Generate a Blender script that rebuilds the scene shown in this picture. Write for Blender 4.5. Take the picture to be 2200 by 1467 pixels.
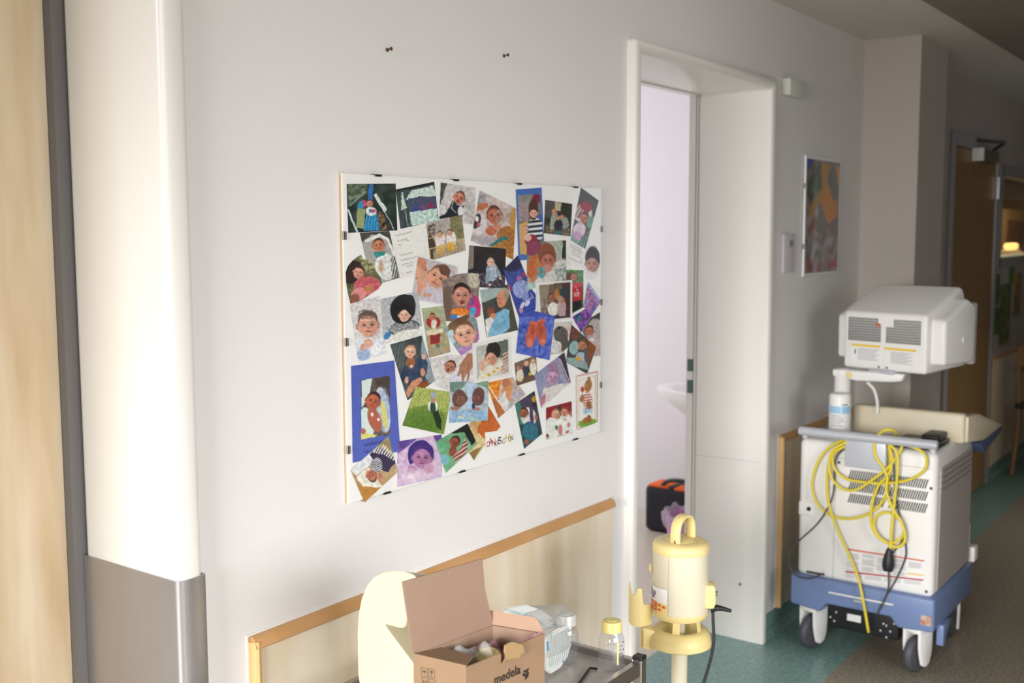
import bpy, bmesh, math, random
import numpy as np
from mathutils import Vector, Matrix, noise
random.seed(7)
for o in list(bpy.data.objects): bpy.data.objects.remove(o)
SC = bpy.context.scene; COL = SC.collection
PI = math.pi

# ---------------------------------------------------------------- camera
W, H = 2200, 1467
YAW, PITCH, ROLL, FPX = 0.94095532, 0.09938536, -0.00332562, 2333.5
CAM = np.array([0.0, -1.614, 1.56])
cy, sy, cp, sp = math.cos(YAW), math.sin(YAW), math.cos(PITCH), math.sin(PITCH)
fwd = np.array([sy*cp, cy*cp, -sp]); rgt = np.array([cy, -sy, 0.0]); upv = np.cross(rgt, fwd)
cr, sr = math.cos(ROLL), math.sin(ROLL)
RM = np.array([cr*rgt + sr*upv, -sr*rgt + cr*upv, fwd])
cd = bpy.data.cameras.new('camera'); co = bpy.data.objects.new('camera', cd); COL.objects.link(co)
co.matrix_world = Matrix(((RM[0][0], RM[1][0], -RM[2][0], CAM[0]), (RM[0][1], RM[1][1], -RM[2][1], CAM[1]),
                          (RM[0][2], RM[1][2], -RM[2][2], CAM[2]), (0, 0, 0, 1)))
cd.sensor_width = 36; cd.lens = FPX/W*36; cd.clip_start = 0.05; cd.clip_end = 60
cd.dof.use_dof = True; cd.dof.focus_distance = 2.3; cd.dof.aperture_fstop = 3.8
SC.camera = co

def at(px, py, ax, c):
    """point of the plane (axis ax = c) seen at the photo position (px, py)"""
    r = RM.T @ np.array([(px-W/2)/FPX, (H/2-py)/FPX, 1.0])
    return Vector((CAM + r*((c-CAM[ax])/r[ax])).tolist())

# ---------------------------------------------------------------- light and exposure
SC.view_settings.view_transform = 'Standard'; SC.view_settings.look = 'None'
SC.view_settings.gamma = 1; SC.view_settings.use_curve_mapping = False
SC.view_settings.exposure = 0.0
wd = bpy.data.worlds.new('world'); SC.world = wd; wd.use_nodes = True
wd.node_tree.nodes['Background'].inputs[0].default_value = (0.75, 0.85, 1, 1)
wd.node_tree.nodes['Background'].inputs[1].default_value = 1.0
def area(name, loc, target, sx, sy_, e, col, spread=PI):
    l = bpy.data.lights.new(name, 'AREA'); l.shape = 'RECTANGLE'; l.size = sx; l.size_y = sy_
    l.energy = e; l.color = col; l.spread = spread
    o = bpy.data.objects.new(name, l); COL.objects.link(o); o.location = loc
    o.rotation_euler = (Vector(target)-Vector(loc)).to_track_quat('-Z', 'Y').to_euler()
    return o
area('window_daylight_side', (0.5, -4.6, 1.7), (1.7, -1.2, -0.7), 3.2, 1.4, 72, (0.985, 0.98, 1.0), 1.65)
area('window_daylight_end', (-3.55, -1.35, 1.65), (1.0, -1.1, -1.25), 1.7, 1.2, 154, (0.985, 0.98, 1.0), 1.5)
area('window_daylight_washroom', (4.1, 3.12, 1.7), (4.8, 0.9, 0.2), 1.1, 1.1, 42, (0.99, 0.96, 1.0))

area('window_daylight_far', (6.6, -2.5, 1.7), (6.1, -0.7, 0.0), 0.9, 0.7, 3.2, (1.0, 0.985, 0.98), 1.1)

# ---------------------------------------------------------------- materials
def s2l(c):
    return tuple((v/12.92 if v <= .04045 else ((v+.055)/1.055)**2.4) for v in c)
def hx(h):
    return s2l(tuple(int(h[i:i+2], 16)/255 for i in (0, 2, 4)))
def mat(name, col, rough=.5, metal=0, bump=0, bscale=200, spec=.5, var=0, vscale=8, col2=None, stretch=None, trans=0, sss=0, coat=0):
    m = bpy.data.materials.new(name); m.use_nodes = True; nt = m.node_tree; b = nt.nodes['Principled BSDF']
    c = hx(col) if isinstance(col, str) else col
    b.inputs['Base Color'].default_value = (*c, 1); b.inputs['Roughness'].default_value = rough
    b.inputs['Metallic'].default_value = metal; b.inputs['Specular IOR Level'].default_value = spec
    b.inputs['Transmission Weight'].default_value = trans; b.inputs['Coat Weight'].default_value = coat
    tc = nt.nodes.new('ShaderNodeTexCoord'); mp = nt.nodes.new('ShaderNodeMapping')
    nt.links.new(tc.outputs['Object'], mp.inputs['Vector'])
    if stretch: mp.inputs['Scale'].default_value = stretch
    if var:
        n = nt.nodes.new('ShaderNodeTexNoise'); n.inputs['Scale'].default_value = vscale; n.inputs['Detail'].default_value = 5
        nt.links.new(mp.outputs[0], n.inputs['Vector'])
        r = nt.nodes.new('ShaderNodeValToRGB'); c2 = hx(col2) if col2 else tuple(v*(1-var) for v in c)
        r.color_ramp.elements[0].color = (*c, 1); r.color_ramp.elements[1].color = (*c2, 1)
        r.color_ramp.elements[0].position = .35; r.color_ramp.elements[1].position = .68
        nt.links.new(n.outputs[0], r.inputs[0]); nt.links.new(r.outputs[0], b.inputs['Base Color'])
    if bump:
        n2 = nt.nodes.new('ShaderNodeTexNoise'); n2.inputs['Scale'].default_value = bscale; n2.inputs['Detail'].default_value = 3
        nt.links.new(tc.outputs['Object'], n2.inputs['Vector'])
        bp = nt.nodes.new('ShaderNodeBump'); bp.inputs['Strength'].default_value = bump; bp.inputs['Distance'].default_value = .002
        nt.links.new(n2.outputs[0], bp.inputs['Height']); nt.links.new(bp.outputs[0], b.inputs['Normal'])
    return m
def glassy(name, tint, amount=.12, rough=.05, edge=.5, body=(1, 1, 1), bodyfac=0.0, bump=0, bscale=30):
    """thin clear plastic or pane: transparent with a sheen and, for milky ones, some body colour"""
    m = bpy.data.materials.new(name); m.use_nodes = True; nt = m.node_tree; nt.nodes.clear(); N = nt.nodes.new
    out = N('ShaderNodeOutputMaterial'); tr = N('ShaderNodeBsdfTransparent'); tr.inputs[0].default_value = (*tint, 1)
    gl = N('ShaderNodeBsdfGlossy'); gl.inputs['Roughness'].default_value = rough
    lw = N('ShaderNodeLayerWeight'); lw.inputs[0].default_value = edge
    ml = N('ShaderNodeMath'); ml.operation = 'MULTIPLY_ADD'; ml.inputs[1].default_value = .75; ml.inputs[2].default_value = amount
    ml.use_clamp = True
    ge = N('ShaderNodeNewGeometry'); iv = N('ShaderNodeMath'); iv.operation = 'SUBTRACT'; iv.inputs[0].default_value = 1.0
    nt.links.new(ge.outputs['Backfacing'], iv.inputs[1]); fm = N('ShaderNodeMath'); fm.operation = 'MULTIPLY'
    nt.links.new(lw.outputs['Fresnel'], fm.inputs[0]); nt.links.new(iv.outputs[0], fm.inputs[1]); nt.links.new(fm.outputs[0], ml.inputs[0])
    df = N('ShaderNodeBsdfDiffuse'); df.inputs[0].default_value = (*body, 1)
    m1 = N('ShaderNodeMixShader'); m1.inputs[0].default_value = bodyfac
    nt.links.new(tr.outputs[0], m1.inputs[1]); nt.links.new(df.outputs[0], m1.inputs[2])
    m2 = N('ShaderNodeMixShader'); nt.links.new(ml.outputs[0], m2.inputs[0])
    nt.links.new(m1.outputs[0], m2.inputs[1]); nt.links.new(gl.outputs[0], m2.inputs[2])
    if bump:
        n2 = N('ShaderNodeTexNoise'); n2.inputs['Scale'].default_value = bscale; bp = N('ShaderNodeBump')
        bp.inputs['Strength'].default_value = bump; bp.inputs['Distance'].default_value = .01
        nt.links.new(n2.outputs[0], bp.inputs['Height']); nt.links.new(bp.outputs[0], gl.inputs['Normal'])
    nt.links.new(m2.outputs[0], out.inputs[0]); return m

M = {}
M['wall'] = mat('wall_paint', 'e7e4e1', .85, bump=.22, bscale=380)
M['wallbeige'] = mat('pillar_paint', 'bcb4aa', .85, bump=.3, bscale=260)
M['bathwall'] = mat('washroom_wall_paint', 'eeebed', .8)
M['farwall'] = mat('far_wall_shade_paint', 'b3a89e', .85)  # darker wall colour: dimness of the far corridor put into the paint
M['ceil'] = mat('ceiling_paint', 'dcd6cc', .9)
M['ceilpanel'] = mat('ceiling_panel_grey', '8d867c', .7)
M['frame'] = mat('cream_gloss_paint', 'eeebe4', .28, spec=.5)
M['steel'] = mat('brushed_steel', 'b4b1b2', .4, metal=.85, var=.15, vscale=6, stretch=(1, 1, .3))
M['inox'] = mat('trolley_steel', 'b5b0ab', .3, metal=1)
M['tray'] = mat('trolley_tray_steel', 'cbc7c0', .42, metal=.3, var=.2, vscale=14)
M['maple'] = mat('maple_laminate', 'f0e4cf', .42, var=.1, vscale=2.2, col2='dcc8a6', stretch=(4, 4, .55))
M['mapledoor'] = mat('maple_door_veneer', 'dccaad', .4, var=.1, vscale=4, col2='c6ab84', stretch=(4, 4, .5))
M['beech'] = mat('beech_moulding', 'cfa06c', .4, var=.1, vscale=6, stretch=(1, 1, .3), col2='c0915a')
M['dwood'] = mat('corridor_door_wood', '97764a', .45, var=.1, vscale=3, stretch=(3, 3, .4))
M['dwoodedge'] = mat('corridor_door_edge', '9a5f2c', .5)
M['rubber'] = mat('grey_seal', '6e6a68', .7)
M['black'] = mat('black_plastic', '1d1c1e', .45)
M['cable'] = mat('black_cable', '2b2c2e', .5)
M['greycable'] = mat('dark_grey_cable', '4a4c4e', .5)
M['yellow'] = mat('yellow_cable', 'e3cf3a', .45)
M['white'] = mat('white_plastic', 'efeeea', .4)
M['cartw'] = mat('device_white', 'efede8', .4)
M['cartside'] = mat('device_panel_grey', 'b6aea8', .45)
M['cartb'] = mat('device_blue', '7387b0', .4)
M['cartbd'] = mat('device_blue_dark', '46536f', .45)
M['cartbeige'] = mat('device_beige', 'dbd0b4', .45)
M['alu'] = mat('light_grey_metal', 'c3c6cb', .35, metal=.2)
M['dark'] = mat('vent_dark', '35342f', .7)
M['tyre'] = mat('grey_rubber', '4a4b52', .55)
M['cream'] = mat('cream_plastic', 'e4ddc0', .36)
M['cream2'] = mat('cream_plastic_warm', 'd6ceb4', .4)
M['pumpy'] = mat('yellow_plastic', 'e6d290', .42)
M['capy'] = mat('yellow_cap', 'efdb86', .35)
M['card'] = mat('cardboard', '9a7d60', .85, bump=.15, bscale=120, var=.06, vscale=20)
M['cardin'] = mat('cardboard_inside', 'a08470', .9, bump=.12, bscale=120, var=.05, vscale=15)
M['ink'] = mat('black_ink', '2a231e', .7)
M['inkb'] = mat('brown_ink', '5a4636', .7)
M['glass'] = glassy('frame_glass', (1, 1, 1), .015, .02, .25)
M['pet'] = glassy('clear_bottle_plastic', (.965, .97, .975), .05, .06, .45, (.9, .9, .92), .05)
M['milky'] = glassy('milky_plastic', (.9, .9, .9), .06, .25, .4, (.93, .93, .9), .72)
M['film'] = glassy('plastic_film', (.96, .96, .96), .08, .2, .4, (.88, .88, .86), .26, bump=1, bscale=40)
M['pinkfilm'] = glassy('pink_film', (.95, .78, .82), .08, .15, .4, (.85, .5, .58), .35, bump=1, bscale=120)
M['pouch'] = mat('paper_pouch', 'e2e4df', .6, bump=.6, bscale=25)
M['blueink'] = mat('blue_print', '6fa9c9', .6)
M['tealink'] = mat('teal_print', '8fb9b4', .6)
M['greenf'] = None
M['orange'] = mat('orange_fabric', 'e8641e', .7)
M['bagblack'] = mat('black_fabric', '25232c', .85, bump=.3, bscale=300)
M['pink'] = mat('pink_plastic', 'e58fd8', .4)
M['ceramic'] = mat('white_ceramic', 'f2f2f0', .12)
M['board'] = mat('white_card_backing', 'f9f9f5', .6, bump=.2, bscale=6)
M['fibre'] = mat('fibreboard_edge', 'c9a877', .8)
M['clip'] = mat('steel_clip', 'bdbab4', .3, metal=.9)
M['darkclip'] = mat('dark_steel_clip', '4d4a45', .35, metal=.9)
M['beigebox'] = mat('off_white_box', 'd9dccf', .5)
M['wood2'] = mat('chair_wood', '94704a', .45)
M['labelw'] = mat('white_label', 'f0efec', .5)
M['orl'] = mat('orange_label', 'd8571f', .5)
M['redl'] = mat('red_label', 'b52a38', .5)
M['yel'] = mat('yellow_label', 'f0c93a', .5)
M['txt'] = mat('small_grey_print', '9c9fa0', .6)
M['ltblue'] = mat('light_blue_label', '9cc8e6', .4)
def emis(name, col, s):
    m = bpy.data.materials.new(name); m.use_nodes = True; b = m.node_tree.nodes['Principled BSDF']
    b.inputs['Base Color'].default_value = (*hx(col), 1); b.inputs['Emission Color'].default_value = (*hx(col), 1)
    b.inputs['Emission Strength'].default_value = s; return m
M['lampglow'] = emis('lamp_glow', 'ffd27a', 1.6)
M['warmroom'] = mat('warm_room_wall', 'd6bb78', .8)

def floor_mat(name, a, b, sc=160, rough=.32):
    m = bpy.data.materials.new(name); m.use_nodes = True; nt = m.node_tree; bs = nt.nodes['Principled BSDF']
    tc = nt.nodes.new('ShaderNodeTexCoord'); n = nt.nodes.new('ShaderNodeTexNoise'); n.inputs['Scale'].default_value = sc
    n.inputs['Detail'].default_value = 3; r = nt.nodes.new('ShaderNodeValToRGB')
    r.color_ramp.elements[0].color = (*hx(a), 1); r.color_ramp.elements[1].color = (*hx(b), 1)
    r.color_ramp.elements[0].position = .38; r.color_ramp.elements[1].position = .62
    nt.links.new(tc.outputs['Object'], n.inputs['Vector']); nt.links.new(n.outputs[0], r.inputs[0])
    nt.links.new(r.outputs[0], bs.inputs['Base Color']); bs.inputs['Roughness'].default_value = rough
    return m
M['flgreen'] = floor_mat('green_linoleum', '6b8d86', '84a49b', 60)
M['flgrey'] = floor_mat('speckled_grey_linoleum', '807868', 'a39a88', 90)
M['flbath'] = floor_mat('beige_washroom_linoleum', 'c2b9a6', 'd3cbbb', 60)

# ---------------------------------------------------------------- helpers
WM = {}
def link(o, parent):
    COL.objects.link(o)
    if parent is not None:
        o.parent = parent; WM[o.name] = WM[parent.name]
    else:
        WM.setdefault(o.name, Matrix.Identity(4))
def obj(name, bm, mats, parent=None, smooth=False, **props):
    """link the bmesh (world coordinates) as ONE mesh object"""
    me = bpy.data.meshes.new(name); bm.to_mesh(me); bm.free()
    if not isinstance(mats, (list, tuple)): mats = [mats]
    for m in mats: me.materials.append(m)
    if parent is not None: me.transform(WM[parent.name].inverted())
    if smooth:
        for p in me.polygons: p.use_smooth = True
        if smooth != 'all':
            me.set_sharp_from_angle(angle=math.radians(38))
    o = bpy.data.objects.new(name, me); link(o, parent)
    for k, v in props.items(): o[k] = v
    return o
def thing(name, label, cat, loc=(0, 0, 0), rz=0, group=None):
    o = bpy.data.objects.new(name, None); o.empty_display_size = .05
    o.location = loc; o.rotation_euler = (0, 0, rz); WM[o.name] = Matrix.Translation(Vector(loc)) @ Matrix.Rotation(rz, 4, 'Z')
    COL.objects.link(o); o['label'] = label; o['category'] = cat
    if group: o['group'] = group
    return o
def tag(o, label, cat, group=None):
    o['label'] = label; o['category'] = cat
    if group: o['group'] = group
    return o
def B(): return bmesh.new()
def box(bm, x0, x1, y0, y1, z0, z1, bev=0, seg=3, mi=0, rz=0, c=None):
    t = bmesh.new(); bmesh.ops.create_cube(t, size=1)
    for v in t.verts:
        v.co = Vector(((x0+x1)/2+v.co.x*(x1-x0), (y0+y1)/2+v.co.y*(y1-y0), (z0+z1)/2+v.co.z*(z1-z0)))
    if bev: bmesh.ops.bevel(t, geom=t.edges[:], offset=bev, segments=seg, profile=.5, affect='EDGES')
    if rz:
        cc = Vector(c if c else ((x0+x1)/2, (y0+y1)/2, 0)); bmesh.ops.rotate(t, verts=t.verts, cent=cc, matrix=Matrix.Rotation(rz, 3, 'Z'))
    add(bm, t, mi)
def add(bm, t, mi=0):
    mp = {v: bm.verts.new(v.co) for v in t.verts}
    for f in t.faces:
        try: nf = bm.faces.new([mp[v] for v in f.verts]); nf.material_index = mi if mi else f.material_index; nf.smooth = f.smooth
        except ValueError: pass
    t.free()
def prism(bm, pts, ax, a, b, bev=0, seg=3, mi=0):
    """pts: outline in the two axes other than ax, extruded along ax from a to b"""
    t = bmesh.new(); oth = [i for i in range(3) if i != ax]
    def mk(p, v):
        c = [0, 0, 0]; c[oth[0]] = p[0]; c[oth[1]] = p[1]; c[ax] = v; return t.verts.new(c)
    A = [mk(p, a) for p in pts]; Bv = [mk(p, b) for p in pts]
    t.faces.new(A); t.faces.new(Bv[::-1]); n = len(pts)
    for i in range(n): t.faces.new([A[i], Bv[i], Bv[(i+1) % n], A[(i+1) % n]])
    bmesh.ops.recalc_face_normals(t, faces=t.faces)
    if bev: bmesh.ops.bevel(t, geom=t.edges[:], offset=bev, segments=seg, profile=.5, affect='EDGES', clamp_overlap=True)
    add(bm, t, mi)
def lathe(bm, prof, c, seg=40, mi=0, sx=1, sy_=1, axis=None, a0=0, a1=2*PI):
    t = bmesh.new(); rings = []; full = abs(a1-a0-2*PI) < 1e-6; n = seg if full else seg+1
    for r, z in prof:
        if r < 1e-6: rings.append([t.verts.new((0, 0, z))]*n)
        else: rings.append([t.verts.new((r*math.cos(a0+(a1-a0)*i/seg)*sx, r*math.sin(a0+(a1-a0)*i/seg)*sy_, z)) for i in range(n)])
    for k in range(len(rings)-1):
        for i in range(seg):
            j = (i+1) % n
            f = []
            for v in (rings[k][i], rings[k][j], rings[k+1][j], rings[k+1][i]):
                if v not in f: f.append(v)
            if len(f) > 2:
                try: t.faces.new(f)
                except ValueError: pass
    bmesh.ops.recalc_face_normals(t, faces=t.faces)
    if axis is not None: bmesh.ops.rotate(t, verts=t.verts, cent=(0, 0, 0), matrix=Vector((0, 0, 1)).rotation_difference(Vector(axis)).to_matrix())
    bmesh.ops.translate(t, verts=t.verts, vec=Vector(c)); add(bm, t, mi)
def smoothpath(pts, n=6):
    pts = [Vector(p) for p in pts]; out = []
    for i in range(len(pts)-1):
        p0 = pts[max(i-1, 0)]; p1 = pts[i]; p2 = pts[i+1]; p3 = pts[min(i+2, len(pts)-1)]
        for k in range(n):
            t = k/n
            out.append(.5*((2*p1)+(p2-p0)*t+(2*p0-5*p1+4*p2-p3)*t*t+(3*p1-p0-3*p2+p3)*t**3))
    out.append(pts[-1]); return out
def tube(bm, pts, r, seg=10, mi=0, smooth=0, closed=False):
    if smooth: pts = smoothpath(pts, smooth)
    pts = [Vector(p) for p in pts]; rings = []; n = len(pts); prev = None
    for i, p in enumerate(pts):
        d = (pts[min(i+1, n-1)]-pts[max(i-1, 0)])
        if d.length < 1e-9: d = Vector((0, 0, 1))
        d.normalize()
        u = prev if prev else (Vector((0, 0, 1)) if abs(d.z) < .9 else Vector((1, 0, 0)))
        u = (u-d*u.dot(d)); u.normalize(); w = d.cross(u); prev = u
        rr = r[i] if isinstance(r, (list, tuple)) else r
        rings.append([bm.verts.new(p+(u*math.cos(2*PI*k/seg)+w*math.sin(2*PI*k/seg))*rr) for k in range(seg)])
    for i in range(n-1):
        for k in range(seg):
            f = bm.faces.new([rings[i][k], rings[i][(k+1) % seg], rings[i+1][(k+1) % seg], rings[i+1][k]]); f.material_index = mi
    for R_ in (rings[0][::-1], rings[-1]):
        f = bm.faces.new(R_); f.material_index = mi
def poly(bm, pts, mi=0, thick=None):
    vs = [bm.verts.new(p) for p in pts]; f = bm.faces.new(vs); f.material_index = mi
    if thick:
        v2 = [bm.verts.new(Vector(p)+Vector(thick)) for p in pts]; g = bm.faces.new(v2[::-1]); g.material_index = mi
        n = len(pts)
        for i in range(n):
            h = bm.faces.new([vs[i], v2[i], v2[(i+1) % n], vs[(i+1) % n]]); h.material_index = mi
def text(name, s, size, origin, xdir, ydir, m, parent, depth=.0004, align='LEFT', shear=0, off=0):
    cu = bpy.data.curves.new('txt', 'FONT'); cu.body = s; cu.size = size; cu.extrude = depth; cu.align_x = align; cu.shear = shear; cu.offset = off
    cu.resolution_u = 3
    to = bpy.data.objects.new('txt', cu); COL.objects.link(to)
    me = bpy.data.meshes.new_from_object(to.evaluated_get(bpy.context.evaluated_depsgraph_get()))
    bpy.data.objects.remove(to)
    x = Vector(xdir).normalized(); z = x.cross(Vector(ydir)).normalized(); y = z.cross(x)
    T = Matrix(((x.x, y.x, z.x, origin[0]), (x.y, y.y, z.y, origin[1]), (x.z, y.z, z.z, origin[2]), (0, 0, 0, 1)))
    me.transform(WM[parent.name].inverted() @ T); me.materials.clear(); me.materials.append(m)
    o = bpy.data.objects.new(name, me); link(o, parent); return o
def struct(name, bm, mats, parent=None, smooth=False):
    o = obj(name, bm, mats, parent, smooth)
    if parent is None: o['kind'] = 'structure'
    return o
def sempty(name, loc):
    o = bpy.data.objects.new(name, None); o.empty_display_size = .05; o.location = loc
    WM[o.name] = Matrix.Translation(Vector(loc)); COL.objects.link(o); o['kind'] = 'structure'; return o

# ================================================================ SETTING
XL, XR = -3.3, 14.0      # corridor ends
YS = -4.4; XP = 2.6
YR = -2.3                # opposite corridor wall
ZC = 2.395
TH = .275                # wall thickness
D1 = (0.25, 1.169)       # left door opening
D2 = (2.825, 3.786)      # washroom opening
DT1, DT2 = 2.10, 2.078
# floors
b = B(); poly(b, [(XL, -.333, 0), (XR, -.333, 0), (XR, .0, 0), (XL, 0, 0)]); poly(b, [(D1[0], 0, 0), (D1[1], 0, 0), (D1[1], .265, 0), (D1[0], .265, 0)])
poly(b, [(D2[0]-.05, 0, 0), (D2[1]+.05, 0, 0), (D2[1]+.05, .266, 0), (D2[0]-.05, .266, 0)]); struct('floor', b, M['flgreen'])
b = B(); poly(b, [(XL, YS, 0), (XR, YS, 0), (XR, -.333, 0), (XL, -.333, 0)]); struct('floor', b, M['flgrey'])
b = B(); poly(b, [(2.2, .266, 0), (5.32, .266, 0), (5.32, 2.9, 0), (2.2, 2.9, 0)]); struct('floor', b, M['flbath'])
# left wall (the picture wall), with two openings
b = B()
def wseg(bm, x0, x1, z0=0, z1=2.62): box(bm, x0, x1, 0, TH, z0, z1)
wseg(b, XL, D1[0]-.02); wseg(b, D1[0]-.02, D1[1]+.02, DT1+.02); wseg(b, D1[1]+.02, D2[0]-.02)
wseg(b, D2[0]-.02, D2[1]+.02, DT2+.02); wseg(b, D2[1]+.02, 5.9); struct('wall_left', b, M['wall'])
# pillar
b = B(); prism(b, [(4.85, .02), (4.85, -.243), (5.27, -.243), (5.31, -.20), (5.31, .02)], 2, 0, 2.6); struct('wall_pillar', b, [M['wallbeige']])
# corridor wall beyond the pillar (stands 7 cm proud), with door and window openings
b = B(); YF = -.07
fd = (6.02, 7.10); fw = (7.24, 10.2)
for (x0, x1, z0, z1) in ((5.31, fd[0], 0, 2.62), (fd[0], fd[1], 2.05, 2.62), (fd[1], fw[0], 0, 2.62), (fw[0], fw[1], 0, 1.37), (fw[0], fw[1], 1.93, 2.62), (fw[1], XR, 0, 2.62)):
    box(b, x0, x1, YF, .12, z0, z1)
struct('wall_left', b, M['farwall'])
# opposite wall with windows, end walls
b = B(); wz0, wz1 = .85, 2.45; WX = (-1.5, 2.2)
for (x0, x1, z0, z1) in ((XL, WX[0], 0, 2.62), (WX[0], WX[1], 0, wz0), (WX[0], WX[1], wz1, 2.62), (WX[1], XP+.15, 0, 2.62)):
    box(b, x0, x1, YS-.15, YS, z0, z1)
struct('wall_right', b, M['wall'])
b = B(); box(b, XP, XP+.15, YS, YR-.15, 0, 2.62); 
for (x0, x1, z0, z1) in ((XP, 6.0, 0, 2.62), (6.0, 7.2, 0, 1.2), (6.0, 7.2, 2.15, 2.62), (7.2, XR, 0, 2.62)): box(b, x0, x1, YR-.15, YR, z0, z1)
struct('wall_right', b, M['wall'])
b = B()
for (y0, y1, z0, z1) in ((YS, -2.25, 0, 2.62), (-2.25, -.45, 0, .95), (-2.25, -.45, 2.3, 2.62), (-.45, 0, 0, 2.62)):
    box(b, XL-.15, XL, y0, y1, z0, z1)
struct('wall_back', b, M['wall'])
b = B(); box(b, XR, XR+.1, YR-.15, .2, 0, 2.62); struct('wall_front', b, M['wallbeige'])
for nm, rect in (('window_1', ('y', YS-.07, WX[0], WX[1], wz0, wz1)), ('window_2', ('x', XL-.07, -2.25, -.45, .95, 2.3))):
    r = rect; w = sempty(nm, (r[2] if r[0] == 'y' else r[1], r[1] if r[0] == 'y' else r[2], r[4])); fb = B(); gb = B()
    def wb(bm, u0, u1, z0, z1, t):
        if r[0] == 'y': box(bm, u0, u1, r[1]-t, r[1]+t, z0, z1)
        else: box(bm, r[1]-t, r[1]+t, u0, u1, z0, z1)
    f_ = .05
    for (u0, u1, z0, z1) in ((r[2], r[2]+f_, r[4], r[5]), (r[3]-f_, r[3], r[4], r[5]), (r[2], r[3], r[4], r[4]+f_), (r[2], r[3], r[5]-f_, r[5]), ((r[2]+r[3])/2-f_/2, (r[2]+r[3])/2+f_/2, r[4], r[5])):
        wb(fb, u0, u1, z0, z1, .03)
    obj('window_frame', fb, M['white'], w)
    wb(gb, r[2]+.03, r[3]-.03, r[4]+.03, r[5]-.03, .003); obj('window_pane', gb, M['glass'], w)
# washroom behind the second opening
b = B()
for (x0, x1, y0, y1, z0, z1) in ((5.32, 5.42, TH, 3.0, 0, 2.62), (2.1, 2.2, TH, 3.0, 0, 2.62), (2.2, 3.5, 2.9, 3.0, 0, 2.62), (4.7, 5.32, 2.9, 3.0, 0, 2.62), (3.5, 4.7, 2.9, 3.0, 0, 1.1), (3.5, 4.7, 2.9, 3.0, 2.3, 2.62)):
    box(b, x0, x1, y0, y1, z0, z1)
struct('wall_washroom', b, M['bathwall'])
b = B(); box(b, 2.2, D2[0]-.03, TH, TH+.01, 0, 2.6); box(b, D2[1]+.03, 5.32, TH, TH+.01, 0, 2.6); box(b, D2[0]-.03, D2[1]+.03, TH, TH+.01, DT2+.03, 2.6)
struct('wall_washroom', b, M['bathwall'])
# ceilings
b = B(); box(b, XL-.1, XR, -.44, TH, ZC, ZC+.15); struct('ceiling', b, M['ceil'])
b = B(); x = XL
while x < XR:
    box(b, x+.004, x+1.246, YS, -.447, ZC-.006, ZC+.05); x += 1.25
box(b, XL-.1, XR, YS-.1, -.445, ZC+.03, ZC+.15)
struct('ceiling', b, M['ceilpanel'])
b = B(); box(b, 2.1, 5.42, TH, 3.0, 2.5, 2.62); struct('ceiling', b, M['bathwall'])
# upturned floor skirting
b = B()
for (x0, x1, y) in ((D1[1]+.058, D2[0]-.04, 0), (D2[1]+.055, 4.85, 0), (5.31, fd[0]-.06, YF), (fd[1]+.06, XR, YF)):
    prism(b, [(y, .088), (y-.004, .088), (y-.006, .025), (y-.02, .005), (y-.03, .0005), (y, .0005)], 0, x0, x1)
struct('baseboard_left', b, M['flgreen'])

# ---- door 2: washroom frame (cream wrap-around casing)
def ubox(bm, x0, x1, zt, y0, y1, w, bev, foot=0.0):
    """an upside-down U: two uprights of width w outside x0..x1 and a head above zt"""
    pts = [(x0-w, foot), (x0-w, zt+w), (x1+w, zt+w), (x1+w, foot), (x1, foot), (x1, zt), (x0, zt), (x0, foot)]
    prism(bm, pts, 1, y0, y1, bev, 3)
d2 = sempty('door_2', ((D2[0]+D2[1])/2, 0, 0))
b = B(); ubox(b, D2[0], D2[1], DT2, -.028, TH-.005, .04, 0); 
t = bmesh.new(); ubox(t, D2[0], D2[1], DT2, -.028, TH-.005, .04, .012, -.02); 
b.free(); obj('door_frame', t, M['frame'], d2, smooth=True)
b = B(); box(b, D2[1]-.004, D2[1]+.02, TH-.005, TH+.03, 0, DT2); box(b, D2[0]-.02, D2[0]+.004, TH-.005, TH+.03, 0, DT2); box(b, D2[0], D2[1], TH-.005, TH+.03, DT2-.004, DT2+.02)
obj('door_rebate', b, M['frame'], d2)
b = B(); box(b, D2[1]-.0052, D2[1]-.003, TH-.001, TH+.0015, 0, DT2); obj('door_seal', b, M['rubber'], d2)
for (a_, c_) in ((772, 798), (817, 845)):
    p = at(1492, a_, 0, D2[1]-.007); q = at(1492, c_, 0, D2[1]-.007)
    b = B(); box(b, D2[1]-.011, D2[1]-.004, TH+.002, TH+.022, q.z, p.z, .001); obj('strike_plate', b, mat('green_grey_metal', '5f706c', .4, metal=.4), d2)
b = B(); p = at(1590, 1255, 0, D2[1]); lathe(b, [(0, .0), (.006, .0), (.004, .002), (0, .003)], (D2[1]-.0005, p.y, p.z), 12, axis=(-1, 0, 0)); obj('scuff_mark', b, M['rubber'], d2)
b = B(); box(b, D2[1]-.0008, D2[1]-.0002, .0, TH-.01, .6995, .7003); obj('panel_seam', b, M['txt'], d2)

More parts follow.
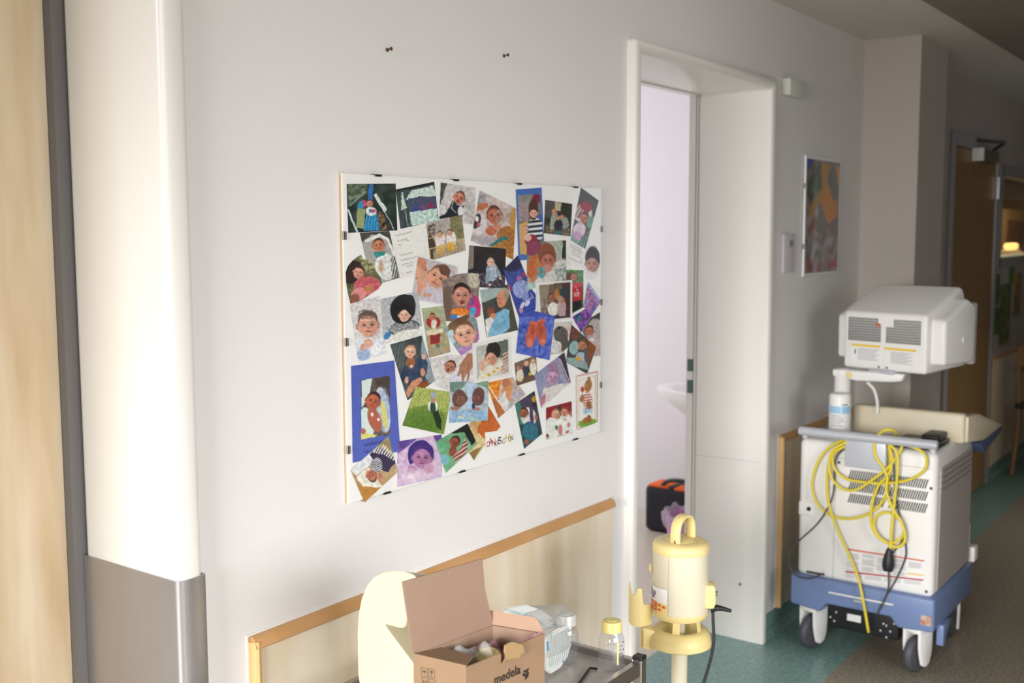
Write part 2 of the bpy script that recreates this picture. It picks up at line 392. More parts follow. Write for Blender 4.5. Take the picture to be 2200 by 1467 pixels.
# ---- door 1: left door, frame with steel guard and maple leaf
d1 = sempty('door_1', ((D1[0]+D1[1])/2, 0, 0))
b = B(); ubox(b, D1[0], D1[1], DT1, -.028, .262, .055, .014, -.02); obj('door_frame', b, M['frame'], d1, smooth=True)
b = B()
zg = .945; xj = D1[1]; s_ = .0035
prism(b, [(xj-s_, .262), (xj-s_, -.018), (xj-s_+.004, -.0265), (xj+.009, -.0315), (xj+.05, -.0315), (xj+.0565, -.0285), (xj+.0595, -.022), (xj+.0595, -.0005), (xj+.0555, -.0005), (xj+.0555, -.02), (xj+.048, -.0275), (xj+.012, -.0275), (xj+.002, -.018), (xj+.0005, -.01), (xj+.0005, .262)], 2, .002, zg)
obj('steel_guard', b, M['steel'], d1, smooth=True)
b = B(); box(b, D1[0]+.001, D1[1]-.002, .262, .30, .001, DT1); t = bmesh.new()
b.free(); b = B(); box(b, D1[0]+.01, D1[1]-.022, .285, .325, .008, DT1-.005, .002); obj('door_leaf', b, M['mapledoor'], d1)
b = B(); box(b, D1[1]-.022, D1[1]+.01, .263, .32, .0, DT1); box(b, D1[0]-.01, D1[0]+.01, .263, .32, .0, DT1); box(b, D1[0]-.01, D1[1]+.01, .263, .32, DT1-.005, DT1+.02)
obj('door_seal', b, M['rubber'], d1)

# ================================================================ WALL PANELS
def dado(name, x0, x1, y, z0, z1, label, cut_right=False, right_edge=True):
    t = thing(name, label, 'wall panel', ((x0+x1)/2, y, z0))
    b = B(); box(b, x0+.012, x1-.004, y-.012, y, z0, z1-.01); obj('panel_board', b, M['maple'], t)
    b = B(); w = .026; d = .022
    prism(b, [(y, z1-w), (y-d+.004, z1-w), (y-d, z1-w+.004), (y-d+.003, z1-.009), (y-d+.010, z1-.001), (y-.008, z1), (y, z1)], 0, x0+.004, x1)
    obj('top_moulding', b, M['beech'], t, smooth=True)
    b = B(); prism(b, [(x0, y), (x0, y-.010), (x0+.004, y-d+.003), (x0+.010, y-d-.0005), (x0+.018, y-d+.002), (x0+.02, y-.010), (x0+.02, y)], 2, z0, z1-.010)
    obj('side_moulding', b, mat('beech_edge_light', 'deb47a', .4), t, smooth=True)
    b = B(); prism(b, [(x0-.004, y), (x0-.004, y-.003), (x1, y-.003), (x1, y)], 2, z1, z1+.004); prism(b, [(x0-.004, y), (x0-.004, y-.003), (x0, y-.003), (x0, y)], 2, z0, z1)
    obj('sealant', b, M['white'], t)
    return t
dado('wall_panel', 1.341, 2.699, 0, .09, .785, 'maple wall panel with a beech top rail behind the steel trolley')
dado('wall_panel', 3.965, 4.848, 0, .09, .777, 'maple wall panel between the doorway and the pillar, behind the white medical cart')
dado('wall_panel', 7.16, XR-.1, YF, .09, .786, 'dark shaded wooden wall panel at the far end of the corridor by the chairs')

# small wall items
b = B(); p = at(1689, 165, 1, -.03); q = at(1732, 212, 1, -.035)
t = thing('wall_sensor', 'small square off-white plastic box high on the wall right of the doorway', 'sensor box', ((p.x+q.x)/2, 0, q.z))
box(b, p.x+.03, q.x, -.035, 0, q.z, p.z, .004); obj('cover', b, M['beigebox'], t, smooth=True)
p = at(1684, 502, 1, -.012); q = at(1706, 585, 1, -.012)
t = thing('light_switch', 'narrow upright white switch plate on the wall beside the small picture', 'switch', ((p.x+q.x)/2, 0, q.z))
b = B(); box(b, p.x, q.x, -.014, 0, q.z, p.z, .003); obj('switch_plate', b, mat('switch_grey_white', 'd2cdd0', .4), t, smooth=True)
b = B(); box(b, p.x+.05, p.x+.085, -.0165, -.013, p.z-.05, p.z-.025, .001); obj('switch_button', b, mat('switch_grey', '8d8a8d', .5), t)
for k, (px, py) in enumerate(((834, 107), (1085, 120))):
    p = at(px, py, 1, -.006)
    t = thing('nail', ('rusty nail in the wall above the left part of the collage', 'rusty nail in the wall above the right part of the collage')[k], 'nail', (p.x, 0, p.z))
    b = B(); tube(b, [(p.x, .002, p.z), (p.x-.001, -.012, p.z+.001), (p.x-.002, -.016, p.z+.001)], .0016, 8); lathe(b, [(0, 0), (.004, 0), (.004, .0012), (0, .002)], (p.x-.002, -.016, p.z+.001), 12, axis=(0, -1, 0))
    obj('nail_shaft', b, mat('rusty_metal', '6b5138', .5, metal=.6), t)
    b = B(); lathe(b, [(0, 0), (.0045, .0004), (.003, .001), (0, .001)], (p.x+.004, 0, p.z+.001), 10, axis=(0, -1, 0)); obj('plug_hole', b, mat('hole_brown', '5a4a3c', .9), t)

# ================================================================ COLLAGE of photographs under glass
def vmat(name, rough=.35):
    m = bpy.data.materials.new(name); m.use_nodes = True; nt = m.node_tree
    a = nt.nodes.new('ShaderNodeVertexColor'); a.layer_name = 'print'
    nt.links.new(a.outputs[0], nt.nodes['Principled BSDF'].inputs['Base Color'])
    nt.nodes['Principled BSDF'].inputs['Roughness'].default_value = rough; return m
M['print'] = vmat('photo_paper', .3); M['paint'] = vmat('painted_paper', .45)
CROP = {'A': (720, 370, 4.19), 'B': (1000, 370, 4.19), 'C': (730, 700, 3.667), 'D': (1000, 680, 4.316)}
def cp_(cr_, x, y):
    o = CROP[cr_]; return (o[0]+x/o[2], o[1]+y/o[2])
def rgb(h): return np.array([int(h[i:i+2], 16)/255 for i in (0, 2, 4)])
def hnoise(X, Y, s, seed):
    r = np.random.RandomState(seed); v = np.zeros_like(X)
    for k in range(7):
        a = r.rand()*6.283; f = s*(.5+r.rand()*1.8)
        v += np.sin((X*math.cos(a)+Y*math.sin(a))*f + r.rand()*6.283 + 1.5*np.sin((X*math.sin(a)-Y*math.cos(a))*f*.6+r.rand()*6))
    return v/4
def inpoly(X, Y, pts):
    c = np.zeros(X.shape, bool); n = len(pts)
    for i in range(n):
        x1, y1 = pts[i]; x2, y2 = pts[(i+1) % n]
        if y1 == y2: continue
        c ^= ((y1 > Y) != (y2 > Y)) & (X < (x2-x1)*(Y-y1)/(y2-y1)+x1)
    return c
def paint(X, Y, prims, seed, cA=1.0, warp=0):
    """colour every point (crop coordinates X, Y) with the shapes in prims, first to last"""
    C_ = np.zeros(X.shape+(3,)); sf = 5.0*cA; X0_, Y0_ = X, Y
    if warp: X, Y = X+hnoise(X, Y, .035, seed+31)*warp+hnoise(X, Y, .11, seed+37)*warp*.15, Y+hnoise(X, Y, .035, seed+41)*warp+hnoise(X, Y, .11, seed+43)*warp*.15
    def mixin(a, col):
        nonlocal C_
        C_ = C_*(1-a[..., None]) + (rgb(col) if isinstance(col, str) else col)*a[..., None]
    def ell(cx, cy_, rx, ry, ang=0, soft=sf):
        a = math.radians(ang); dx = X-cx; dy = Y-cy_
        u = (dx*math.cos(a)+dy*math.sin(a))/rx; v = (-dx*math.sin(a)+dy*math.cos(a))/ry
        d = (np.sqrt(u*u+v*v)-1)*min(rx, ry); return np.clip(.5-d/soft, 0, 1)
    for p in prims:
        k = p[0]
        if k == 'g':
            t = np.clip((Y-Y.min())/(Y.max()-Y.min()+1e-6), 0, 1); C_ = rgb(p[1])*(1-t[..., None])+rgb(p[2])*t[..., None]
            n = hnoise(X, Y, .05, seed)*(p[3] if len(p) > 3 else .05); C_ = np.clip(C_+n[..., None], 0, 1)
        elif k == 'e': mixin(ell(*p[1:5], p[6] if len(p) > 6 else 0), p[5])
        elif k == 's': mixin(ell(*p[1:5], p[6] if len(p) > 6 else 0, soft=min(p[3], p[4]))*.85, p[5])
        elif k == 'p': mixin(inpoly(X, Y, p[1]).astype(float), p[2])
        elif k == 'n':      # noisy texture inside an ellipse or polygon
            a = inpoly(X, Y, p[1]).astype(float) if isinstance(p[1], list) else ell(*p[1])
            n = np.clip(hnoise(X, Y, p[3], seed+5)*.6+.5, 0, 1); mixin(a*n, p[2])
        elif k == 'st':     # stripes: region, colour, period, angle
            a = inpoly(X, Y, p[1]).astype(float) if isinstance(p[1], list) else ell(*p[1])
            an = math.radians(p[4]); ph = ((X*math.cos(an)+Y*math.sin(an))/p[3]) % 1
            mixin(a*np.clip((.5-np.abs(ph-.5))*6-1, 0, 1), p[2])
        elif k == 'l':      # a drawn line
            d = np.full(X.shape, 1e9)
            for (x1, y1), (x2, y2) in zip(p[1][:-1], p[1][1:]):
                L = (x2-x1)**2+(y2-y1)**2+1e-9; t = np.clip(((X-x1)*(x2-x1)+(Y-y1)*(y2-y1))/L, 0, 1)
                d = np.minimum(d, np.hypot(X-x1-t*(x2-x1), Y-y1-t*(y2-y1)))
            mixin(np.clip((p[2]/2-d)/sf+.5, 0, 1), p[3])
        elif k == 'F':      # a face: centre, radius, tilt, skin, hair
            _, cx, cy_, r, ang, skin, hair = p[:7]; a = math.radians(ang)
            def q(u, v): return (cx+(u*math.cos(a)-v*math.sin(a))*r, cy_+(u*math.sin(a)+v*math.cos(a))*r)
            sk = rgb(skin)
            x, y = q(0, -.16); mixin(ell(x, y, r*.9, r*1.06, ang), hair)
            x, y = q(-.9, .12); mixin(ell(x, y, r*.16, r*.26, ang), sk*.85)
            x, y = q(.9, .12); mixin(ell(x, y, r*.16, r*.26, ang), sk*.85)
            x, y = q(0, .14); mixin(ell(x, y, r*.84, r*.95, ang, soft=r*.12), sk)
            x, y = q(-.25, -.35); mixin(ell(x, y, r*.4, r*.3, ang, soft=r*.5)*.5, np.clip(sk*1.18, 0, 1))
            x, y = q(.5, .4); mixin(ell(x, y, r*.35, r*.6, ang, soft=r*.6)*.5, sk*.78)
            for s_ in (-1, 1):
                x, y = q(.34*s_, .02); mixin(ell(x, y, r*.2, r*.1, ang, soft=r*.16)*.8, sk*.66)
                mixin(ell(x, y, r*.085, r*.065, ang, soft=r*.1), '2a1c16')
                x, y = q(.34*s_, -.2); mixin(ell(x, y, r*.2, r*.045, ang, soft=r*.08)*.6, sk*.5)
                x, y = q(.45*s_, .42); mixin(ell(x, y, r*.22, r*.18, ang, soft=r*.3)*.5, np.clip(sk*np.array([1.12, .9, .88]), 0, 1))
            x, y = q(.04, .32); mixin(ell(x, y, r*.13, r*.1, ang, soft=r*.1)*.7, sk*.72)
            x, y = q(0, .62); mixin(ell(x, y, r*.2, r*(p[7] if len(p) > 7 else .055), ang, soft=r*.1), sk*np.array([.62, .38, .38]))
    return C_
YB = -.0090      # plane of the backing card
def at_np(PX, PY, yv):
    r0 = (PX-W/2)/FPX; r1 = (H/2-PY)/FPX
    d = r0[..., None]*RM[0]+r1[..., None]*RM[1]+RM[2]; t = (yv-CAM[1])/d[..., 1]
    return CAM+d*t[..., None]
pk = [0]
def photo(parent, cr_, outline, prims, label, border=0, inner=None, cell=1.55, name='photo_print'):
    """one print of the collage; outline in crop coordinates, mesh in the plane of the card"""
    pk[0] += 1; yv = YB-.0002-.00003*pk[0]; seed = 11*pk[0]+3; sc = CROP[cr_][2]
    O = np.array(outline, float)
    if len(O) == 4:
        wpx = max(np.hypot(*(O[1]-O[0])), np.hypot(*(O[2]-O[3])))/sc; hpx = max(np.hypot(*(O[3]-O[0])), np.hypot(*(O[2]-O[1])))/sc
        nu, nv = max(8, int(wpx/cell)), max(8, int(hpx/cell)); u, v = np.meshgrid(np.linspace(0, 1, nu+1), np.linspace(0, 1, nv+1))
        G = O[0]*((1-u)*(1-v))[..., None]+O[1]*(u*(1-v))[..., None]+O[2]*(u*v)[..., None]+O[3]*((1-u)*v)[..., None]
        X, Y = G[..., 0], G[..., 1]; closed = False
    else:
        c = O.mean(0); seg = []
        n = len(O); P_ = sum(np.hypot(*(O[(i+1) % n]-O[i])) for i in range(n)); 
        for i in range(n):
            d = O[(i+1) % n]-O[i]; m = max(1, int(np.hypot(*d)/sc/cell))
            seg += [O[i]+d*k/m for k in range(m)]
        S = np.array(seg); R_ = max(6, int(np.max(np.hypot(*(S-c).T))/sc/cell)); ts = np.linspace(.02, 1, R_)
        G = c+ts[:, None, None]*(S-c)[None]; X, Y = G[..., 0], G[..., 1]; closed = True
    wp = 0 if any(w in label for w in ('card', 'sheet', 'paper')) else 3.6
    C_ = paint(X, Y, prims, seed, sc/4.2, wp)
    if wp: C_ = C_*(1+.07*hnoise(X, Y, .07, seed+2)+.03*hnoise(X, Y, .3, seed+3))[..., None]
    C_ = np.clip(C_*1.06+(hnoise(X, Y, .16, seed+1)*.022)[..., None], 0, 1)
    if border:
        k = max(1, int(round(border/cell))); 
        C_[:k] = C_[-k:] = .9; C_[:, :k] = C_[:, -k:] = .9
    if inner is not None:   # mounted on coloured card: keep only what lies inside `inner`
        m = inpoly(X, Y, inner[0]); base = paint(X, Y, inner[1], seed, sc/4.2); C_ = np.where(m[..., None], C_, base)
    o0 = CROP[cr_]; Pw = at_np(o0[0]+X/o0[2], o0[1]+Y/o0[2], yv)
    lin = np.where(C_ <= .04045, C_/12.92, ((C_+.055)/1.055)**2.4)
    nv_, nu_ = X.shape; vs = Pw.reshape(-1, 3)-np.array(parent.location); faces = []
    for j in range(nv_-1):
        for i in range(nu_ if closed else nu_-1):
            i2 = (i+1) % nu_; faces.append((j*nu_+i, (j+1)*nu_+i, (j+1)*nu_+i2, j*nu_+i2))
    if closed: faces.append(tuple(range(nu_)))
    me = bpy.data.meshes.new(name); me.from_pydata(vs.tolist(), [], faces)
    ca = me.color_attributes.new('print', 'FLOAT_COLOR', 'POINT'); ca.data.foreach_set('color', np.concatenate([lin.reshape(-1, 3), np.ones((nv_*nu_, 1))], 1).ravel())
    me.materials.append(M['print']); o = bpy.data.objects.new(name, me); link(o, parent); o['label'] = label; return o

a = at(737, 381, 1, -.012); c = at(1291, 925, 1, -.012)
PX0, PX1, PZ0, PZ1 = a.x, c.x, (at(755, 1085, 1, -.012).z+c.z)/2, (a.z+at(1290, 398, 1, -.012).z)/2
col_ = thing('photo_collage', 'large frameless clip picture full of overlapping baby photographs on white card', 'picture', ((PX0+PX1)/2, 0, PZ0))
b = B(); box(b, PX0, PX1, YB, -.0065, PZ0, PZ1); obj('backing_card', b, M['board'], col_)
b = B(); box(b, PX0+.0005, PX1-.0005, -.0065, -.0015, PZ0+.0005, PZ1-.0005); obj('fibre_board', b, M['fibre'], col_)
b = B(); box(b, PX0-.0005, PX1+.0005, YB-.0042, YB-.0028, PZ0-.0005, PZ1+.0005, .0006, 1); obj('glass_pane', b, M['glass'], col_)
def clip(px, py, side):
    p = at(px, py, 1, -.02)
    b = B(); w = .012
    if side in 'tb':
        z = PZ1+.0015 if side == 't' else PZ0-.0015; s_ = -1 if side == 't' else 1
        box(b, p.x-w, p.x+w, YB-.0054, -.002, min(z, z+.001*s_), max(z, z+.001*s_)); box(b, p.x-w*.8, p.x+w*.8, YB-.0054, YB-.0044, min(z, z+.0045*s_), max(z, z+.0045*s_))
        obj('clip', b, M['darkclip'], col_)
    else:
        x = PX0-.0015 if side == 'l' else PX1+.0015; s_ = 1 if side == 'l' else -1
        box(b, min(x, x+.001*s_), max(x, x+.001*s_), YB-.0054, YB+.002, p.z-w*.75, p.z+w*.75); box(b, min(x, x+.007*s_), max(x, x+.007*s_), YB-.0054, YB-.0044, p.z-w*.7, p.z+w*.7)
        obj('clip', b, M['clip'], col_)
for (x, y) in ((818, 383), (985, 387), (1121, 391), (1242, 395)): clip(x, y, 't')
for (x, y) in ((838, 1061), (999, 1011), (1127, 970), (1242, 934)): clip(x, y, 'b')
for (x, y) in ((740, 506), (745, 736), (751, 968)): clip(x, y, 'l')
for (x, y) in ((1290, 492), (1291, 650), (1292, 828)): clip(x, y, 'r')
SK, SK2, SKD, SKR = 'cf9a7c', 'e2b8a0', 'a5694c', 'bd6a4c'
def P(*a, **k): return photo(col_, *a, **k)
# ---- text sheet
P('A', [(490, 530), (812, 462), (885, 890), (582, 962)], [('g', 'e9e8e2', 'e3e2dc', .01), ('l', [(770, 475), (845, 870)], 2, 'd2d0ca')]
  + [('l', [(x0+i*9, y0-i*2.2+((i*7) % 5-2)*3) for i in range(int((x1-x0)/9))], 2.6, '5d5a5c') for (x0, y0, x1) in ((545, 572, 700), (560, 622, 660), (570, 655, 608), (638, 618, 676), (582, 750, 715), (592, 795, 748), (596, 835, 716), (640, 850, 712), (640, 905, 705), (608, 915, 630))], 'white letter sheet with handwriting')
# ---- top row
P('A', [(545, 155), (892, 85), (932, 435), (588, 510)], [('g', '3f4f4c', '3a4a4c', .06), ('p', [(640, 240), (690, 160), (880, 120), (905, 190), (900, 230), (760, 215), (660, 250)], 'b9cfc6'), ('n', [(640, 240), (690, 160), (880, 120), (905, 190), (900, 230), (760, 215), (660, 250)], 'd8e4da', .12), ('p', [(660, 235), (900, 215), (915, 330), (670, 360)], '5a6078'), ('n', [(660, 235), (900, 215), (915, 330), (670, 360)], '39405c', .15),
   ('e', 725, 330, 30, 30, '3f4a8a'), ('e', 795, 310, 24, 26, '7b4a7c'), ('e', 862, 300, 26, 26, '8a2f52'), ('p', [(670, 360), (915, 325), (928, 435), (690, 485)], 'a9c6c0'), ('n', [(670, 360), (915, 325), (928, 435), (690, 485)], 'd5e6dc', .1), ('p', [(603, 160), (645, 320), (590, 345)], 'c3d6c6'), ('l', [(628, 330), (655, 480)], 6, 'b9c9c0'), ('p', [(545, 155), (892, 85), (894, 110), (560, 175)], '1f2a26')], 'print of a baby basket with white ruffled hood')
P('A', [(103, 106), (545, 102), (560, 523), (118, 546)], [('g', '2c3a33', '23302c', .07), ('p', [(103, 106), (300, 106), (290, 200), (120, 300)], '3f4c3a'), ('n', [(110, 110), (290, 110), (270, 190), (120, 290)], '7d8c74', .08), ('l', [(130, 300), (280, 175)], 10, '8aa39a'), ('p', [(310, 106), (345, 106), (335, 250), (290, 250)], '2f6fb4'), ('p', [(345, 200), (370, 190), (470, 340), (440, 360)], 'dde8df'), ('l', [(370, 200), (530, 510)], 7, 'c4d2c8'), ('l', [(120, 345), (200, 540)], 16, 'cfdcda'),
   ('e', 255, 285, 30, 36, 'c8457c'), ('e', 228, 300, 26, 42, '2f8fb0', 20), ('p', [(200, 330), (270, 330), (260, 510), (190, 500)], '97a070'), ('p', [(285, 370), (375, 370), (400, 525), (255, 530)], '3ba1cf'), ('st', [(285, 380), (375, 380), (400, 525), (255, 530)], '2272a0', 26, 8), ('e', 322, 352, 50, 38, 'dfe8e6'), ('e', 345, 348, 20, 16, 'c14a6a'), ('e', 318, 345, 13, 16, '3a7d9a'), ('F', 310, 280, 33, 5, 'c98f78', '5d4234'), ('n', [(380, 360), (430, 350), (470, 520), (400, 520)], 'a4714e', .09)], 'dark print of a baby in a blue romper in a glass cot')
P('A', [(950, 88), (1262, 140), (1260, 475), (936, 422)], [('g', 'c9c3c0', 'd8d4cf', .04), ('p', [(950, 88), (1010, 98), (960, 260), (940, 330)], '4b4d4c'), ('l', [(1150, 110), (1100, 240)], 5, 'a9a3a0'), ('l', [(1200, 140), (1260, 250)], 5, 'b6b0ac'), ('l', [(990, 180), (960, 330)], 5, 'a8a29e'), ('n', [(1170, 200), (1260, 220), (1260, 475), (1150, 450)], 'b5b0ab', .06), ('p', [(1060, 250), (1160, 300), (1150, 400), (1020, 410), (940, 422), (1000, 360)], '1f2430'), ('e', 1130, 350, 26, 45, 'e3e1e2'), ('l', [(1062, 262), (1048, 330), (1085, 360)], 6, 'e6e6ea'), ('l', [(1085, 290), (1150, 300)], 6, 'dfdfe6'),
   ('F', 1118, 228, 52, 25, 'c9826c', '6f4334', .25), ('e', 965, 400, 34, 16, '1a1d28', -20)], 'print of a yawning baby in a dark sailor suit')
P('A', [(818, 462), (1142, 378), (1176, 705), (858, 797)], [('g', 'b3aea6', '9b8f80', .04), ('p', [(1030, 405), (1142, 378), (1160, 590), (1040, 600)], '6f6b48'), ('n', [(1030, 405), (1142, 378), (1160, 590), (1040, 600)], '8d8a62', .08), ('n', [(830, 470), (905, 450), (900, 560), (840, 600)], '4a2f26', .1), ('p', [(820, 600), (860, 560), (900, 640), (890, 780), (858, 797)], '4c3d2e'), ('e', 945, 610, 46, 70, 'e7dfd8'), ('e', 1045, 600, 46, 70, 'ece6e0'), ('e', 950, 700, 34, 48, 'c9a35a'), ('e', 1042, 670, 40, 44, 'cf9f35'),
   ('F', 943, 562, 27, -8, 'd6a78e', '3a2a22'), ('F', 1030, 545, 27, 5, 'd6a78e', '3a2a22'), ('l', [(845, 690), (1165, 600)], 9, 'd8bd84')] + [('l', [(850+34*i, 690-9.5*i), (856+34*i, 790-9*i)], 6, 'd3b679') for i in range(10)] + [('l', [(830, 600), (990, 555)], 7, 'c8a871')], 'print of two babies standing in a wooden cot')
P('A', [(222, 545), (488, 528), (582, 948), (330, 1025)], [('g', '44443e', '55524a', .05), ('p', [(235, 640), (330, 560), (440, 570), (520, 700), (575, 940), (330, 1025), (260, 760)], 'a9a6a0'), ('l', [(280, 620), (400, 562), (470, 600), (540, 760)], 26, 'e2e6e0'), ('e', 455, 850, 95, 120, 'e6e9e2', -12), ('n', (470, 860, 90, 110), 'c9cdc6', .07), ('p', [(345, 720), (450, 710), (445, 745), (370, 770)], '2f8d8a'), ('F', 392, 655, 56, -8, 'c4835f', '4b2f22'), ('s', 415, 850, 18, 50, 'b98a6a'), ('st', [(500, 770), (560, 740), (580, 940), (510, 950)], '3a3a40', 22, 15)], 'print of a newborn wrapped in a white towel')
P('A', [(95, 900), (115, 845), (160, 790), (215, 752), (235, 745), (255, 785), (300, 790), (340, 830), (370, 890), (412, 950), (420, 1005), (390, 1050), (300, 1110), (230, 1160), (170, 1220), (140, 1195), (118, 1100), (100, 1000)],
  [('g', '6c6a4a', '5c5d3e', .1), ('n', [(220, 760), (350, 780), (380, 900), (260, 900)], 'b9b27a', .08), ('e', 160, 900, 75, 110, '2e1f1e', 20), ('e', 290, 1020, 120, 85, 'cf6f74'), ('n', (290, 1010, 110, 75), 'b04a52', .07), ('e', 210, 1105, 60, 80, 'd88a8c', 40), ('e', 170, 1150, 45, 60, '8b5a44', 40), ('F', 212, 900, 52, 20, 'd69a86', '3a2523'), ('e', 300, 1050, 40, 34, 'c07f50')], 'cut-out print of a dark-haired girl in pink')
P('A', [(740, 748), (1112, 846), (1060, 1212), (680, 1143)], [('g', 'b6adb0', 'd9d3d4', .03), ('st', [(700, 1010), (1080, 1100), (1050, 1215), (680, 1145)], 'b9b4c6', 14, 80), ('e', 760, 870, 60, 120, 'd29c7c', -20), ('n', (760, 870, 60, 120), 'b8795c', .05), ('e', 790, 810, 34, 34, 'c8836a'), ('e', 745, 900, 90, 40, 'd5a184', 20), ('e', 780, 1000, 42, 60, 'd7a084'), ('e', 760, 1060, 26, 50, 'cf967a'), ('F', 925, 940, 98, 35, 'd9a285', '6b4a3a'), ('e', 830, 1105, 40, 18, 'd19a80'), ('e', 985, 880, 44, 60, '6b4b3c', -50)], 'print of a bare baby resting on its hands', border=2.5)
P('A', [(130, 1185), (400, 1112), (461, 1630), (209, 1710)], [('g', 'd0cccb', 'dcdad6', .03), ('l', [(250, 1150), (390, 1290)], 5, 'b9b5b5'), ('p', [(200, 1500), (430, 1480), (461, 1630), (209, 1710)], 'd9dde3'), ('e', 255, 1640, 60, 60, '9db2cf'), ('F', 296, 1370, 105, -3, 'd3a08a', '5e4a44'), ('n', (285, 1278, 84, 44), '6a5650', .14), ('e', 300, 1540, 40, 46, 'd7a891'), ('e', 250, 1575, 26, 30, 'cf9c86'), ('e', 370, 1590, 50, 60, 'e9ebee', 20)], 'print of a newborn with tousled hair, fingers at its mouth')
P('A', [(410, 1140), (745, 1070), (792, 1462), (436, 1550)], [('g', 'b9bcbd', 'c8cac8', .05), ('n', [(410, 1140), (745, 1070), (792, 1462), (436, 1550)], 'a3a9ab', .13), ('p', [(436, 1550), (470, 1440), (790, 1380), (792, 1462)], 'e3e3dc'), ('e', 620, 1400, 140, 70, '454a50', -10), ('n', (620, 1400, 138, 68), 'cfd2cf', .35), ('e', 610, 1230, 112, 135, '1d1c1e', 20), ('e', 670, 1180, 50, 80, '24262a'), ('e', 620, 1270, 78, 95, '151416'), ('F', 622, 1285, 56, 2, 'e3b8a2', '1b1a1b'), ('e', 470, 1470, 28, 40, '3f7fb2', 40), ('e', 640, 1460, 130, 40, 'dddcd2', -12)], 'print of a child in a black hat and hood')
P('A', [(778, 1225), (975, 1200), (1040, 1618), (846, 1672)], [('g', 'a9b08c', '9c9a80', .04), ('p', [(800, 1640), (1030, 1560), (1040, 1618), (846, 1672)], 'a89b80'), ('e', 885, 1350, 65, 55, 'a32c30'), ('e', 890, 1365, 26, 46, 'dcd8c4'), ('F', 876, 1300, 30, 0, 'b9795c', '5b3526'), ('p', [(815, 1430), (970, 1400), (975, 1440), (825, 1475)], 'd8cdae'), ('p', [(850, 1470), (950, 1450), (940, 1540), (860, 1560)], '8f2c2c'), ('l', [(835, 1470), (880, 1650)], 9, 'b98a4c'), ('l', [(965, 1440), (1000, 1620)], 9, 'b98a4c'), ('l', [(850, 1560), (985, 1530)], 9, 'c79a58'), ('e', 925, 1560, 22, 18, '6f756a')], 'print of a baby in a wooden high chair')
# ---- middle
P('B', [(130, 162), (458, 325), (430, 787), (48, 615)], [('g', 'c9b9b2', 'c4b9b4', .06), ('n', [(130, 170), (190, 200), (180, 280), (100, 290)], '6f7c86', .15), ('n', [(60, 560), (280, 600), (250, 680), (48, 615)], 'a39aa6', .1), ('e', 150, 310, 55, 30, 'c0704e', -20), ('e', 115, 470, 75, 95, 'd9d0ce'), ('e', 105, 440, 32, 70, '3b3a48', 15), ('e', 118, 470, 18, 20, 'b06058'), ('e', 103, 420, 17, 24, 'e9dfd8'), ('F', 262, 385, 75, -10, 'b56850', '6b3c30'), ('e', 232, 525, 54, 46, 'bb6c4e'), ('e', 280, 490, 36, 28, 'c98a70'), ('n', (360, 400, 110, 80), 'b0a096', .05), ('l', [(380, 380), (430, 370), (440, 430), (400, 470), (375, 430), (380, 380)], 4, '6b6a5c'), ('e', 430, 440, 30, 120, 'c2924e'),
   ('e', 370, 590, 88, 105, 'bf8347'), ('n', (370, 590, 88, 105), '8d5a2a', .16), ('e', 340, 720, 120, 80, 'c08a45', 20), ('n', (350, 720, 120, 80), '8f5f2c', .16), ('p', [(200, 660), (330, 580), (385, 575), (380, 610), (320, 620), (240, 670)], '2f7a78')], 'print of a newborn with tubes lying beside a teddy bear')
P('B', [(453, 155), (686, 138), (715, 775), (478, 795)], [('g', '8c8c84', '6f5a52', .04), ('n', [(475, 270), (600, 262), (560, 440), (480, 440)], 'b7a0a6', .2), ('e', 640, 235, 38, 48, '7c2440'), ('p', [(635, 380), (690, 380), (700, 500), (640, 470)], '3a5fae'), ('p', [(480, 470), (560, 440), (580, 740), (490, 738)], 'cda468'), ('e', 630, 520, 78, 110, 'e2e4e6'), ('st', (630, 520, 78, 110), '22303a', 44, 84), ('e', 612, 335, 44, 95, '4e3324'), ('F', 614, 368, 38, 0, 'e0b09a', '5a3c2a'), ('e', 590, 610, 60, 52, '8d2f42'), ('F', 545, 512, 27, -12, 'ddb0a0', '9a7460'), ('e', 560, 590, 36, 30, 'ddb3a6')], 'print of a child in a striped shirt holding a baby, on blue card', inner=([(472, 208), (672, 193), (700, 618), (660, 755), (490, 738)], [('g', '4a73bd', '4f7cc2', .01)]))
P('B', [(718, 248), (962, 285), (945, 577), (705, 548)], [('g', '2e2e24', '3d3a2c', .04), ('p', [(718, 248), (810, 262), (790, 400), (712, 400)], '55504a'), ('p', [(805, 262), (862, 270), (860, 350), (805, 340)], 'b5ab90'), ('st', [(860, 280), (958, 290), (950, 470), (860, 440)], '20251e', 16, 10), ('n', [(720, 480), (940, 500), (945, 577), (705, 548)], '9a8a70', .12), ('e', 795, 440, 34, 75, 'd0d6c8', 10), ('st', (795, 440, 34, 75), '38553e', 18, 70), ('e', 880, 450, 48, 60, 'c4cbc0', -30), ('st', (880, 450, 48, 60), '3f5544', 18, 40), ('e', 838, 480, 38, 60, '2a2c38'), ('F', 800, 358, 21, 0, 'd0a080', 'a57a42'), ('F', 832, 408, 19, 0, 'c99878', '6a4a30'), ('F', 873, 400, 17, 15, 'c08c68', '6a4228'), ('e', 835, 545, 34, 20, '3f6f74')], 'small print of three children sitting together')
